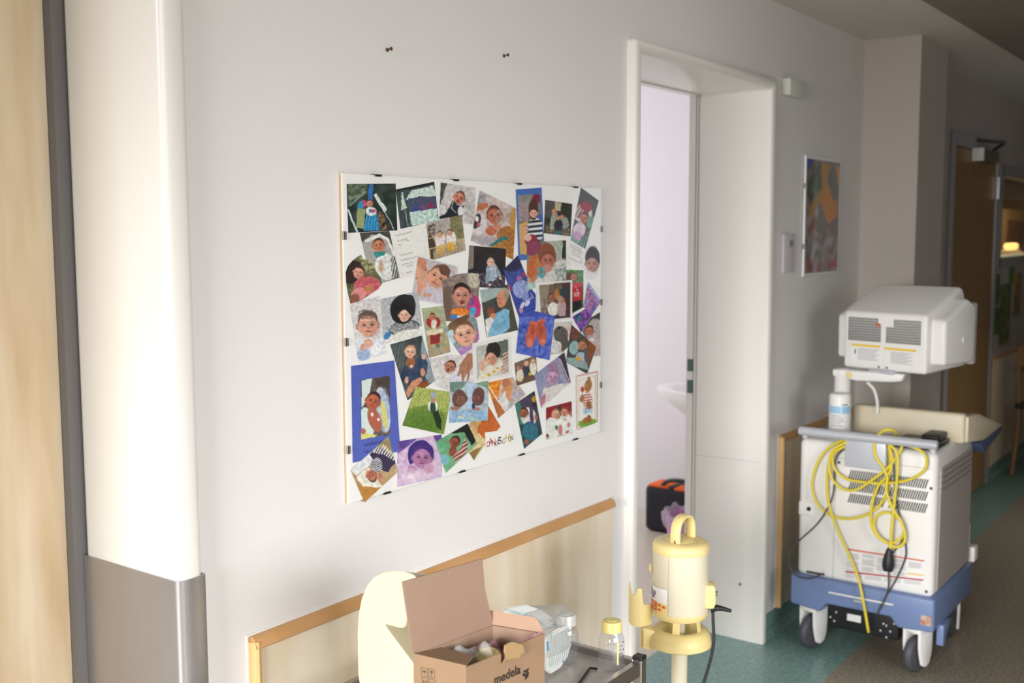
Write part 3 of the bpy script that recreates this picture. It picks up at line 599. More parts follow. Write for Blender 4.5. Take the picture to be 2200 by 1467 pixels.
P('B', [(1040, 137), (1200, 255), (1080, 692), (945, 610)], [('g', '4a4740', '56504a', .03), ('p', [(1075, 560), (1150, 500), (1080, 692), (1000, 640)], '8fa89a'), ('st', [(1060, 560), (1130, 540), (1080, 692), (1010, 650)], '2c3c38', 20, 15), ('p', [(960, 520), (1040, 600), (1000, 640), (945, 610)], '7fa09a'), ('e', 1060, 370, 80, 85, 'c9cfc8', 30), ('st', (1040, 340, 70, 75), '7c3038', 26, 30), ('e', 1090, 310, 50, 44, '9c3440', 30), ('e', 1025, 520, 55, 70, 'd7c6d2', 20), ('e', 1010, 570, 40, 40, 'c79bc0', 20), ('F', 1068, 410, 44, 20, 'c07a60', '3a2620', .15), ('e', 1125, 450, 34, 60, '6f9a86', 15)], 'print of a newborn in a red and white striped cap')
P('B', [(940, 618), (1072, 685), (1062, 866), (902, 828)], [('g', 'e9e7e1', 'e4e2dc', .01)] + [('l', [(x0+i*8, y0+i*3.4+((i*5) % 4-1.5)*3) for i in range(int((x1-x0)/8))], 2.6, '5a5654') for (x0, y0, x1) in ((946, 650, 1056), (944, 668, 1060), (960, 690, 1064), (955, 712, 1050), (962, 738, 1050), (1030, 795, 1060), (935, 772, 1055))], 'white card with small handwriting')
P('B', [(1090, 690), (1120, 660), (1160, 652), (1192, 680), (1208, 740), (1212, 830), (1205, 900), (1170, 960), (1130, 972), (1095, 955), (1078, 900), (1070, 820), (1072, 740)], [('g', 'd9d6d6', 'e3dfdc', .02), ('e', 1145, 780, 66, 112, '2d2320'), ('F', 1138, 822, 64, 5, 'bc8a7c', '2e2320')], 'oval cut-out print of a baby face with dark hair')
P('B', [(35, 658), (365, 688), (355, 1048), (125, 1035), (22, 915)], [('g', '2b2927', '26242c', .03), ('p', [(35, 658), (80, 668), (70, 860), (24, 880)], '857a70'), ('p', [(20, 880), (130, 860), (360, 940), (355, 1048), (125, 1035)], '22222e'), ('n', [(100, 900), (360, 930), (355, 1045), (125, 1035)], '6f5f6a', .14), ('e', 240, 900, 55, 85, '8fa0ae'), ('n', (240, 900, 50, 80), 'c4ccd2', .1), ('e', 200, 950, 22, 55, '8a9ba8', 10), ('e', 295, 910, 18, 48, '8a9ba8', -20), ('F', 225, 808, 35, 4, 'e0b8a2', 'c9a48c'), ('e', 312, 955, 13, 10, 'dcb09c'), ('e', 220, 1010, 14, 12, 'dcb09c')], 'print of a baby crawling on a dark sofa')
P('B', [(132, 1060), (380, 1010), (475, 1420), (190, 1488)], [('g', '3d3f3c', '4f5048', .04), ('p', [(132, 1050), (350, 1040), (330, 1100), (140, 1180)], '9fb2ae'), ('p', [(380, 1060), (475, 1420), (330, 1450), (330, 1150)], '4b4d42'), ('p', [(180, 1330), (240, 1300), (280, 1440), (190, 1488)], 'e0dcd8'), ('p', [(270, 1270), (350, 1230), (395, 1240), (398, 1400), (300, 1488), (200, 1467), (240, 1350)], '6ba3bf'), ('n', [(270, 1270), (350, 1230), (395, 1240), (398, 1400), (300, 1488), (200, 1467)], '8bbcd2', .06), ('e', 350, 1100, 44, 60, 'b09a80', 20), ('e', 328, 1140, 46, 78, 'cf8f6e', 5), ('e', 365, 1110, 22, 50, 'a98f74'), ('e', 305, 1135, 9, 5, '3a2a24'), ('e', 312, 1180, 12, 4, '9a4a40'), ('e', 230, 1260, 36, 46, '8a4f38'), ('e', 250, 1290, 26, 26, 'c88a66')], 'print of an adult in a light blue shirt holding a newborn')
P('A', [(962, 970), (1020, 948), (1075, 925), (1130, 912), (1230, 905), (1290, 915), (1302, 990), (1290, 1130), (1310, 1200), (1308, 1290), (1200, 1345), (1090, 1350), (1000, 1340), (975, 1180)],
  [('g', '8d7f74', '7c6d62', .07), ('e', 1250, 960, 60, 80, 'cfc9b8'), ('n', (1250, 960, 60, 80), 'a8a08c', .08), ('e', 1010, 1180, 45, 160, '6f5a50'), ('e', 1255, 1210, 62, 95, 'c23a74'), ('e', 1225, 1140, 30, 60, '7d4a8a'), ('e', 1240, 1250, 30, 40, '4aa3c4'), ('F', 1140, 1105, 92, -4, 'c98f7c', '2c1f1e'), ('e', 1145, 1176, 20, 9, '6b2f30'), ('e', 1120, 1260, 85, 38, 'd95f2c', -8), ('n', (1120, 1260, 80, 34), 'f0a63a', .12), ('e', 1070, 1300, 34, 22, '3a7fc0'), ('e', 1140, 1300, 40, 14, 'cfd0da')], 'cut-out print of a laughing baby with a colourful collar')
P('C', [(825, 30), (870, -25), (930, -60), (985, -85), (1050, -90), (1078, -50), (1090, 20), (1100, 100), (1060, 170), (1010, 200), (960, 235), (930, 200), (870, 110)],
  [('g', '8f9f9a', '7f8f94', .06), ('e', 930, 10, 75, 110, '7a5f40'), ('e', 880, 90, 40, 60, 'b9cfd6'), ('e', 1015, 185, 88, 36, 'a070b0', -20), ('n', (1015, 185, 85, 34), 'c49ad0', .2), ('e', 1075, 90, 22, 70, '9a68a8'), ('F', 985, 62, 92, -14, 'e2b096', '7b5b40'), ('e', 960, -60, 70, 34, '6b4d34', -20)], 'cut-out print of a smiling child with a purple knitted scarf')
P('C', [(700, 262), (870, 225), (960, 232), (1050, 185), (1062, 440), (1050, 470), (868, 522), (752, 470)], [('g', 'cfcac6', 'd9d6d2', .03), ('l', [(770, 300), (850, 500)], 5, 'b3aeac'), ('l', [(830, 250), (960, 300)], 5, 'bdb8b4'), ('F', 868, 322, 46, 30, 'b57e68', '5a3c30', .28), ('e', 925, 430, 60, 75, 'dfdfe6', 30), ('st', (925, 430, 60, 75), 'c2c4d4', 16, 70), ('p', [(945, 310), (1010, 215), (1055, 215), (1048, 330), (1000, 380), (965, 440), (955, 380), (925, 400)], 'a5765c'), ('l', [(1000, 290), (975, 440)], 14, 'ad7d62'), ('l', [(1020, 300), (1010, 430)], 12, '9c6c54'), ('l', [(970, 300), (935, 390)], 12, 'b0806a'), ('e', 905, 495, 24, 10, 'cf9a84')], 'print of a crying newborn with an adult hand on it')
P('C', [(397, 147), (648, 75), (750, 432), (535, 587)], [('g', '3b4444', '525c5e', .04), ('p', [(648, 75), (750, 432), (690, 455), (640, 220)], '8c9aa2'), ('st', [(400, 150), (520, 115), (520, 330), (450, 330)], '5d6a68', 24, 10), ('p', [(505, 320), (660, 230), (700, 300), (660, 450), (560, 470), (470, 420)], '27374f'), ('n', [(505, 320), (660, 230), (700, 300), (660, 450), (560, 470)], '3a5070', .06), ('p', [(560, 590), (620, 460), (700, 420), (690, 470), (560, 570)], '8c4a26'), ('e', 560, 290, 36, 50, '9a6238'), ('e', 565, 318, 12, 12, 'c9cfc8'), ('F', 555, 205, 46, 8, 'e2b79c', 'c29070'), ('p', [(525, 520), (560, 440), (640, 400), (650, 430), (590, 500), (535, 570)], 'c98f6c'), ('e', 655, 365, 20, 32, 'c9906e'), ('e', 662, 245, 18, 20, 'dcaa8e'), ('e', 528, 425, 16, 26, 'd8a486')], 'print of a bald baby in a dark blue top held by two hands')
P('C', [(600, 478), (882, 522), (820, 855), (493, 785)], [('g', '8f9c46', '6f8f3a', .05), ('n', [(600, 478), (882, 522), (820, 855), (493, 785)], 'c2c878', .3), ('s', 660, 780, 200, 110, '5a7e2c'), ('n', (660, 740, 170, 110), '4f7226', .42), ('p', [(720, 660), (770, 665), (800, 740), (800, 830), (770, 800), (740, 720)], '23331c'), ('e', 735, 630, 40, 46, 'dfe6dc'), ('e', 735, 640, 22, 50, '2c4436'), ('e', 735, 590, 20, 20, 'b98468'), ('e', 737, 545, 21, 28, '24406a'), ('st', (737, 545, 21, 28), 'dfe6ec', 12, 20)], 'print of a toddler in a bobble hat on a sunny lawn')
P('C', [(90, 315), (430, 272), (477, 985), (103, 1080)], [('g', '5a5048', '6d5c54', .05), ('n', [(260, 410), (395, 395), (395, 560), (300, 520)], '40322c', .05), ('p', [(170, 430), (255, 415), (230, 560), (175, 640)], 'cfe0d6'), ('e', 340, 660, 55, 180, 'c9d2d8', -8), ('n', (340, 660, 55, 180), '8fa7c4', .07), ('e', 350, 700, 22, 110, 'd3cf7c', -8), ('e', 215, 760, 55, 120, 'cfe2da', -10), ('e', 275, 740, 50, 100, 'b06450', -20), ('p', [(170, 840), (300, 860), (250, 890), (170, 893)], 'd9d67c'), ('F', 262, 590, 62, 18, 'b8654a', '3b2420'), ('e', 255, 698, 10, 16, 'e6e6e4'), ('e', 305, 738, 12, 12, 'e6e6e4'), ('e', 185, 830, 20, 24, 'b86a54')], 'large blue card with a framed print of a newborn and black handwriting',
  inner=([(165, 425), (395, 392), (397, 855), (170, 893)], [('g', '5566bd', '5a6cc4', .015), ('l', [(190+i*7, 940-i*1.3+((i*7) % 5-2)*6) for i in range(22)], 3.5, '20203c'), ('l', [(190+i*7, 996-i*1.3+((i*5) % 4-1.5)*6) for i in range(10)], 3.5, '20203c')]))
P('C', [(85, 1135), (385, 868), (457, 1150), (195, 1392)], [('g', 'b9b4a4', 'b58a50', .04), ('p', [(85, 1135), (250, 990), (300, 1040), (130, 1180)], 'd9dedc'), ('p', [(300, 950), (385, 868), (430, 980), (400, 1040)], '9a8a5c'), ('p', [(230, 1010), (320, 950), (450, 1060), (380, 1150), (330, 1130)], '3a3050'), ('st', [(250, 1000), (340, 930), (450, 1030), (420, 1060), (340, 1010)], 'e4e2dc', 20, 30), ('p', [(130, 1190), (220, 1110), (340, 1270), (200, 1290)], 'e5e0d2'), ('p', [(140, 1260), (330, 1275), (195, 1392)], 'b9823c'), ('e', 290, 1100, 48, 62, 'dad9d8'), ('st', (290, 1100, 48, 62), '34384a', 14, 60), ('F', 252, 1180, 42, 160, 'b8735a', '6b4a3c'), ('e', 318, 1185, 18, 44, 'b97a60')], 'print of a baby in a striped top lying upside down')
P('C', [(455, 910), (802, 855), (803, 1190), (455, 1268)], [('g', '5a4290', '8f70b4', .05), ('p', [(455, 1010), (560, 930), (640, 860), (740, 870), (800, 1000), (803, 1190), (455, 1268)], 'cdb4cf'), ('e', 640, 1020, 105, 120, '3c2a78'), ('e', 660, 1130, 130, 80, 'd6c0d2', -15), ('F', 648, 1035, 82, 5, 'b07ea6', '4a2e7c'), ('e', 705, 1120, 40, 40, 'c79ab4'), ('e', 570, 1130, 40, 28, 'b888ac'), ('s', 560, 1190, 60, 50, 'e2d2de'), ('l', [(470, 1100), (530, 960)], 12, 'd9c4d8'), ('l', [(720, 900), (790, 990)], 14, 'd9c6dc')], 'violet tinted print of a newborn in a hood')
P('D', [(195, 615), (438, 560), (560, 722), (305, 945)], [('g', 'c9ab94', 'c9c9cc', .04), ('p', [(195, 615), (330, 585), (300, 760), (240, 760)], 'c76c22'), ('n', [(195, 615), (330, 585), (300, 760), (240, 760)], 'f0a030', .06), ('p', [(240, 760), (310, 760), (370, 880), (305, 945)], 'b56a3a'), ('l', [(205, 630), (370, 880)], 12, 'e2ded6'), ('n', [(400, 600), (560, 700), (400, 840), (380, 760)], '9aa6ba', .08), ('e', 390, 680, 48, 105, 'd09468', 5), ('e', 375, 610, 40, 44, 'b97a54'), ('p', [(310, 780), (360, 690), (400, 800), (370, 880)], 'dcd9d4'), ('e', 430, 770, 18, 14, 'cf9470')], 'print of a newborn beside an orange feeding bottle')
P('D', [(40, 985), (215, 830), (325, 1020), (170, 1200), (80, 1333), (35, 1262)], [('g', 'c69a62', 'cdb684', .05), ('p', [(150, 960), (215, 830), (325, 1020), (210, 1140), (120, 1110)], 'b8602c'), ('e', 165, 1050, 52, 72, 'c2642a', 10), ('e', 250, 1010, 66, 50, 'c56a34', 50), ('e', 215, 1110, 46, 26, 'b55c2c', 60), ('p', [(60, 1130), (130, 1080), (190, 1160), (80, 1260)], 'd9c592'), ('p', [(35, 1262), (150, 1200), (80, 1333)], '8f7648')], 'orange tinted print of two newborns together')
P('C', [(752, 915), (1010, 768), (1082, 930), (835, 1160)], [('g', '6f9a70', '8abf94', .06), ('p', [(860, 850), (1010, 768), (1075, 900), (1040, 940), (980, 840)], '1e201c'), ('n', [(752, 915), (860, 850), (960, 850), (1040, 950), (835, 1160)], '5fa87c', .09), ('e', 810, 1050, 50, 40, '7fb6c4', 30), ('p', [(885, 1020), (960, 960), (985, 880), (1010, 930), (1000, 990), (920, 1085)], 'c4b9ae'), ('st', [(885, 1020), (960, 960), (985, 880), (1010, 930), (1000, 990), (920, 1085)], '8f2a30', 26, 55), ('F', 905, 915, 44, 25, '94523c', '3a221c'), ('e', 890, 985, 30, 40, '8a4a36', 20)], 'print of a newborn in a red striped suit on a green blanket')
P('D', [(-145, 605), (215, 598), (207, 962), (-152, 988)], [('g', 'a9b8bc', 'b4c2c4', .06), ('p', [(-145, 605), (20, 600), (-60, 700), (-145, 700)], '6f8a80'), ('p', [(60, 600), (215, 598), (215, 680), (150, 640)], '7f9c80'), ('p', [(10, 620), (70, 620), (75, 840), (20, 850)], 'b4cbe2'), ('e', -60, 760, 64, 84, '6a4a44', 10), ('F', -38, 775, 48, 60, '8a6256', '5a3e3a'), ('e', 120, 740, 58, 86, '6b4a46', 5), ('F', 105, 765, 44, 70, '7f5650', '523a38'), ('e', 75, 830, 18, 34, '2c4a70'), ('e', 110, 860, 34, 22, 'a87a70'), ('e', -100, 850, 40, 20, 'a07466'), ('p', [(-150, 880), (205, 860), (207, 962), (-152, 988)], 'a9c4d0'), ('e', -40, 920, 40, 22, 'dfe0b4'), ('e', 60, 945, 40, 18, 'cfe0b0'), ('n', [(-150, 880), (205, 860), (207, 962), (-152, 988)], '7fa7cc', .06)], 'print of twin newborns in a blue blanket')
P('D', [(455, 432), (655, 357), (668, 582), (478, 642)], [('g', '6f5a48', '6a5240', .04), ('st', [(455, 432), (655, 357), (660, 440), (460, 500)], '8a7460', 22, 5), ('e', 505, 545, 34, 60, 'd9d2be'), ('e', 565, 500, 32, 62, '39424a'), ('e', 628, 480, 32, 62, 'e0dcc8'), ('F', 492, 475, 22, 0, 'c08a70', '6b4030'), ('F', 566, 437, 22, 0, 'dab096', 'b98f6c'), ('F', 628, 418, 22, 0, 'dab096', 'b98f6c'), ('e', 508, 580, 10, 12, 'd9c04c'), ('e', 598, 535, 12, 14, 'd9c04c')], 'small print of three toddlers on a sofa')
P('D', [(62, 248), (418, 178), (425, 548), (72, 622)], [('g', 'b0b2a8', 'c4c4ba', .03), ('p', [(300, 225), (392, 208), (394, 400), (320, 380)], '5f6c60'), ('n', [(350, 340), (396, 330), (400, 525), (330, 500)], '7a4a3c', .1), ('st', [(350, 340), (396, 330), (400, 525), (300, 540)], 'd0b8a8', 26, 60), ('p', [(140, 500), (320, 400), (350, 430), (290, 540), (120, 583)], 'd9d6c4'), ('e', 215, 540, 16, 12, 'dba52c'), ('e', 265, 512, 16, 12, 'dba52c'), ('e', 300, 482, 14, 12, 'dba52c'), ('e', 160, 565, 14, 8, 'dba52c'), ('e', 262, 318, 66, 88, '2a2426', -8), ('F', 238, 385, 62, -5, 'd3a186', '2e2726'), ('e', 158, 440, 22, 36, 'd6a68c'), ('e', 162, 485, 18, 24, 'cf9c82')], 'white bordered print of a newborn with thick black hair',
  inner=([(100, 280), (394, 208), (402, 525), (108, 585)], [('g', 'efeeea', 'ecebe6', .005)]))
P('D', [(460, 810), (640, 690), (713, 1085), (545, 1225)], [('g', '32303c', '2c5454', .05), ('p', [(460, 810), (510, 790), (540, 1000), (500, 1000)], '3f7f6c'), ('p', [(500, 790), (600, 730), (620, 850), (520, 850)], '4a4058'), ('e', 585, 930, 72, 90, 'd8d6c8', -10), ('p', [(590, 830), (625, 830), (635, 1020), (600, 1020)], '4a3a66'), ('e', 600, 1060, 72, 90, '3d5f8a', -15), ('n', (600, 1070, 72, 80), '2c8074', .1), ('F', 540, 890, 44, 10, '9a5f48', '4c2c22'), ('e', 655, 935, 15, 26, 'a86a50'), ('e', 570, 1160, 22, 26, '8c5848'), ('e', 635, 765, 18, 30, 'b98a2c')], 'print of a baby strapped in a car seat')
P('D', [(640, 540), (918, 330), (977, 610), (703, 853)], [('g', '8a8aa0', 'b4aab4', .03), ('p', [(640, 540), (760, 450), (740, 620), (680, 800)], '8b93b0'), ('p', [(860, 375), (918, 330), (977, 610), (940, 580)], '3c3a48'), ('l', [(870, 390), (960, 590)], 10, 'c9b4c6'), ('p', [(720, 670), (880, 620), (970, 620), (703, 853)], 'd4cdc8'), ('F', 812, 560, 62, 12, 'bb98b4', '8f7090'), ('e', 805, 460, 44, 40, '9a7c9c'), ('e', 880, 600, 22, 22, '6f8fc0'), ('e', 712, 780, 24, 60, 'b4788a', 25)], 'lilac tinted print of a sleeping baby')
P('D', [(748, 845), (985, 785), (990, 1085), (750, 1142)], [('g', '7c3030', 'cfcac0', .04), ('p', [(748, 845), (985, 785), (985, 880), (748, 960)], '90282f'), ('p', [(850, 840), (880, 815), (890, 940), (860, 940)], '3a4034'), ('e', 810, 1030, 80, 100, 'dfe2dc'), ('e', 930, 1000, 75, 100, 'e4e6e2'), ('F', 838, 905, 40, 8, 'd7a688', 'b08460'), ('F', 918, 885, 38, -4, 'cf8f78', '8a5a44', .26), ('e', 880, 1050, 18, 48, 'c87a6c'), ('e', 845, 1030, 14, 20, '4a6a5c'), ('e', 958, 1005, 14, 22, 'c88474'), ('e', 940, 1070, 20, 14, 'b96a68', -30), ('e', 762, 1105, 14, 16, '7a3a34'), ('e', 925, 955, 18, 14, 'd8c08c')], 'print of twin babies in white, one yawning')
P('D', [(790, 55), (992, 45), (985, 250), (892, 340), (788, 352)], [('g', 'cfcac4', 'b8b2ac', .03), ('e', 885, 170, 66, 82, '4a4b44', -10), ('n', (885, 170, 60, 76), '6b6c64', .1), ('e', 870, 105, 14, 12, '26261f'), ('e', 915, 250, 44, 100, '5a554c', -15), ('e', 830, 280, 60, 60, 'd2cfcc'), ('e', 970, 130, 24, 70, 'cdb2b0')], 'grey print of a baby with a soft toy')
P('D', [(1085, 140), (1165, 10), (1248, -40), (1252, 362), (1195, 368)], [('g', '2e3028', 'b3aaa4', .03), ('e', 1205, 150, 80, 130, 'a39a98'), ('n', (1205, 150, 80, 130), 'c4bcb8', .12), ('e', 1200, 290, 70, 90, 'b9a8a8'), ('F', 1150, 130, 42, 10, 'b9735c', '4a2f28'), ('e', 1170, 215, 30, 16, 'd6cfcc')], 'print of a newborn lying on grey fur')
P('D', [(982, 73), (1212, 282), (1130, 532), (932, 422)], [('g', '4a3f36', '42504e', .05), ('n', [(990, 100), (1060, 140), (1040, 220), (980, 200)], '9a4438', .15), ('p', [(1100, 180), (1212, 282), (1130, 470), (1110, 450), (1140, 250)], '8c4f26'), ('e', 1005, 290, 44, 66, '8fb2b0', 10), ('p', [(940, 380), (1110, 380), (1140, 500), (1010, 460), (935, 420)], '8fa6a4'), ('e', 1070, 370, 46, 40, 'a9b8c4'), ('e', 1050, 390, 26, 20, 'c9a23c'), ('F', 1082, 265, 42, 12, 'bb8168', '7a4a34'), ('e', 1120, 370, 20, 60, '56606a')], 'print of a baby sitting in a plastic bath seat')
P('B', [(908, 878), (1062, 882), (1060, 1215), (965, 1270), (905, 990)], [('g', '3a5f32', '345a30', .08), ('n', [(908, 878), (1062, 882), (1060, 1000), (905, 990)], '6f9a4c', .1), ('e', 930, 940, 28, 34, '6b4a48'), ('p', [(965, 1150), (1045, 1140), (1040, 1220), (965, 1260)], '1d1c20'), ('p', [(960, 990), (1050, 985), (1045, 1150), (970, 1160)], 'b82c34'), ('n', [(975, 1080), (1030, 1080), (1030, 1120), (975, 1120)], 'e8d8d4', .2), ('l', [(995, 1030), (1015, 1060), (1000, 1070)], 6, 'e8dcdc'), ('F', 978, 940, 30, 5, 'b97a5c', '5a4028')], 'print of a boy in a red shirt before green leaves')
P('B', [(962, 1300), (1090, 1225), (1140, 1290), (1042, 1442)], [('g', '5a2f78', '4a2c74', .08), ('n', [(962, 1300), (1090, 1225), (1140, 1290), (1042, 1442)], '9a62b4', .1), ('e', 1020, 1300, 30, 36, '2f3c74'), ('n', (1025, 1320, 26, 30), '5f9aa0', .2)], 'violet print showing purple flowers and clothes')
P('B', [(1105, 982), (1222, 1160), (1138, 1288), (1062, 1212)], [('g', '9c7cae', 'a888b8', .06), ('p', [(1105, 982), (1222, 1160), (1190, 1140), (1110, 1040)], '6f8fc0'), ('n', [(1105, 982), (1222, 1160), (1180, 1150), (1100, 1040)], 'c4c8dc', .15), ('F', 1105, 1100, 44, -10, 'b083ac', '8a5f94'), ('e', 1120, 1235, 44, 50, '9c6ca4'), ('F', 1138, 1195, 36, 10, 'a678a4', '85588c'), ('n', [(1150, 1200), (1200, 1190), (1140, 1280), (1120, 1270)], '4a5fae', .15)], 'violet tinted print of twin newborns')
P('B', [(340, 880), (472, 748), (600, 1055), (633, 1098), (632, 1235), (500, 1360)], [('g', '3f4f8c', '3c48a0', .04), ('p', [(340, 880), (472, 748), (520, 860), (400, 900)], '2c3050'), ('p', [(560, 1070), (633, 1060), (632, 1235), (560, 1240)], '3549a0'), ('l', [(585, 1090), (615, 1130), (570, 1150), (600, 1120)], 5, 'cfd6e6'), ('e', 500, 1050, 72, 82, '7f8ec0', 20), ('n', (500, 1050, 70, 80), 'aab4d8', .12), ('e', 540, 1120, 36, 40, '8090c0'), ('e', 482, 955, 26, 24, 'a06aa0'), ('e', 525, 920, 26, 20, '8f3c6a', 30), ('e', 400, 1040, 12, 30, 'a03c60', -20), ('e', 555, 1180, 20, 30, 'c4c6dc', 30), ('e', 512, 1200, 16, 34, 'd0c8dc', 20), ('e', 500, 1245, 18, 26, 'b08aa4', 10), ('e', 565, 1170, 16, 22, 'd0c8d8')], 'blue tinted print of a dressed up small child')
P('B', [(552, 630), (905, 612), (908, 985), (740, 1000), (558, 1065)], [('g', '6a6a58', 'b9b8b0', .04), ('p', [(552, 630), (690, 625), (640, 752), (556, 745)], '8c3f5c'), ('e', 800, 700, 85, 120, 'a3ad9c'), ('l', [(820, 620), (875, 700), (860, 790)], 8, 'cdd4c4'), ('p', [(875, 615), (905, 612), (906, 780), (870, 770)], '2a3026'), ('p', [(700, 880), (860, 780), (908, 800), (908, 985), (740, 1000), (600, 1030)], 'cfcdc6'), ('n', [(800, 880), (908, 800), (908, 985), (820, 985)], '7f8c88', .09), ('e', 610, 850, 58, 110, 'b8693c', 10), ('e', 690, 840, 60, 100, 'c07a4c', 5), ('e', 735, 745, 80, 110, '8a4f38', -5), ('F', 742, 790, 70, -4, 'b0705a', '7a4634'), ('e', 740, 860, 40, 40, 'c08a78'), ('e', 683, 902, 34, 52, '4f9fb8'), ('e', 683, 900, 14, 24, '9a7a3c'), ('e', 608, 960, 34, 24, 'c07c50', -40), ('p', [(558, 990), (620, 1000), (640, 1040), (558, 1065)], 'a9c4bc')], 'print of a newborn with a turquoise dummy')
P('B', [(632, 995), (962, 970), (960, 1322), (655, 1350)], [('g', '6b5a44', '5a4a44', .05), ('p', [(665, 1020), (760, 1010), (740, 1130), (668, 1170)], '8f8470'), ('n', [(665, 1170), (750, 1120), (740, 1320), (672, 1330)], 'a89a94', .1), ('p', [(870, 1010), (945, 990), (940, 1300), (890, 1300)], '4a302c'), ('e', 890, 1080, 40, 40, '2c3c44'), ('e', 825, 1095, 24, 46, 'b97a34'), ('e', 790, 1230, 48, 62, 'e0dcd0'), ('e', 865, 1230, 40, 85, 'c4aeb0'), ('st', (865, 1250, 38, 66), 'a4888c', 14, 20), ('F', 775, 1130, 36, -20, 'a06c58', '5a4238'), ('F', 862, 1150, 32, -30, 'b58a78', 'a8927c'), ('p', [(740, 1300), (900, 1290), (880, 1326), (740, 1330)], '33303c')], 'white bordered print of babies lined up on cushions',
  inner=([(662, 1015), (945, 988), (942, 1305), (678, 1332)], [('g', 'efeeea', 'ecebe6', .005)]))
P('D', [(505, -5), (615, -60), (830, -5), (780, 404), (470, 337)], [('g', '3f54ae', '4258b4', .03), ('p', [(520, 100), (590, 60), (600, 300), (500, 310)], '2c3c88'), ('n', [(500, 0), (830, 0), (780, 404), (470, 337)], '6a80cc', .05), ('l', [(680, 330), (700, 60)], 12, '2a3a84'), ('e', 612, 165, 46, 125, 'c4604a', 14), ('e', 705, 150, 44, 120, 'bd5c46', -6), ('s', 600, 250, 28, 34, 'd98468'), ('s', 712, 235, 28, 34, 'd68268'), ('s', 620, 130, 20, 50, 'a84c3c'), ('s', 700, 120, 20, 50, 'a04838')] + [('e', 598+i*15, 52+(abs(i-1))*5, 8, 14, 'cf6e56') for i in range(5)] + [('e', 678+i*14, 30+(abs(i-2))*5, 8, 14, 'c86a54') for i in range(5)], 'print of two little red feet on blue cloth')
P('D', [(1025, 545), (1232, 500), (1228, 978), (1030, 1055)], [('g', 'e9e6dc', 'e8e5da', .01)] + [('l', [(1032, 552), (1224, 510), (1222, 972), (1036, 1046), (1032, 552)], 10, 'c88880'), ('l', [(1050, 590), (1205, 552), (1205, 958), (1052, 1016), (1050, 590)], 3, '8a9a80'), ('n', [(1026, 545), (1050, 540), (1050, 1050), (1030, 1055)], 'e9e6dc', .5),
   ('e', 1130, 985, 88, 34, '86b04a', -14), ('n', (1130, 985, 86, 32), '5f8f30', .2), ('e', 1115, 965, 26, 30, 'a86a3c'), ('e', 1145, 945, 22, 34, '97603a'), ('p', [(1095, 850), (1178, 830), (1180, 890), (1098, 912)], '4f8fc0'), ('st', [(1095, 850), (1178, 830), (1180, 890), (1098, 912)], 'e4ecf0', 18, 5), ('e', 1132, 780, 46, 80, 'e6dfd6', 5), ('st', (1132, 780, 46, 80), 'b04a50', 24, 82), ('e', 1138, 640, 34, 60, 'a4713f', 10), ('e', 1145, 572, 14, 14, '9a683a'), ('e', 1112, 640, 14, 12, 'c09060'), ('e', 1080, 760, 20, 36, 'a4713f', 10), ('e', 1145, 820, 22, 40, '96633a', -10), ('e', 1085, 675, 18, 26, 'c04a44'), ('l', [(1085, 700), (1088, 735)], 4, '5f8f3c')], 'greeting card with a drawn brown bear in a striped shirt')
th = P('D', [(180, 1075), (440, 1040), (452, 1165), (190, 1242)], [('g', 'eeeee9', 'eeeee9', .005)], 'white paper with coloured hand lettering')
wpos = lambda x, y: at(*cp_('D', x, y), 1, YB-.0021)
ltr = 'DANKESCHÖN'; cols_ = ['c0392b', 'c0392b', 'd0502c', '8c3a6a', '2c2c34', '3a3a3a', '9a6a2c', 'd9a53a', 'e0c04a', '2f7a3c']
for i, ch in enumerate(ltr):
    u = i/9; x = 192+u*222; y = 1218-u*58+((i*37) % 7-3)*3
    p = wpos(x, y)
    mk = bpy.data.materials.get('crayon_'+cols_[i]) or mat('crayon_'+cols_[i], cols_[i], .8)
    text('letter', ch, .019+((i*5) % 3)*.004, p, (1, 0, .12+((i*3) % 4-1.5)*.12), (0, 0, 1), mk, th, .0001, shear=.2)

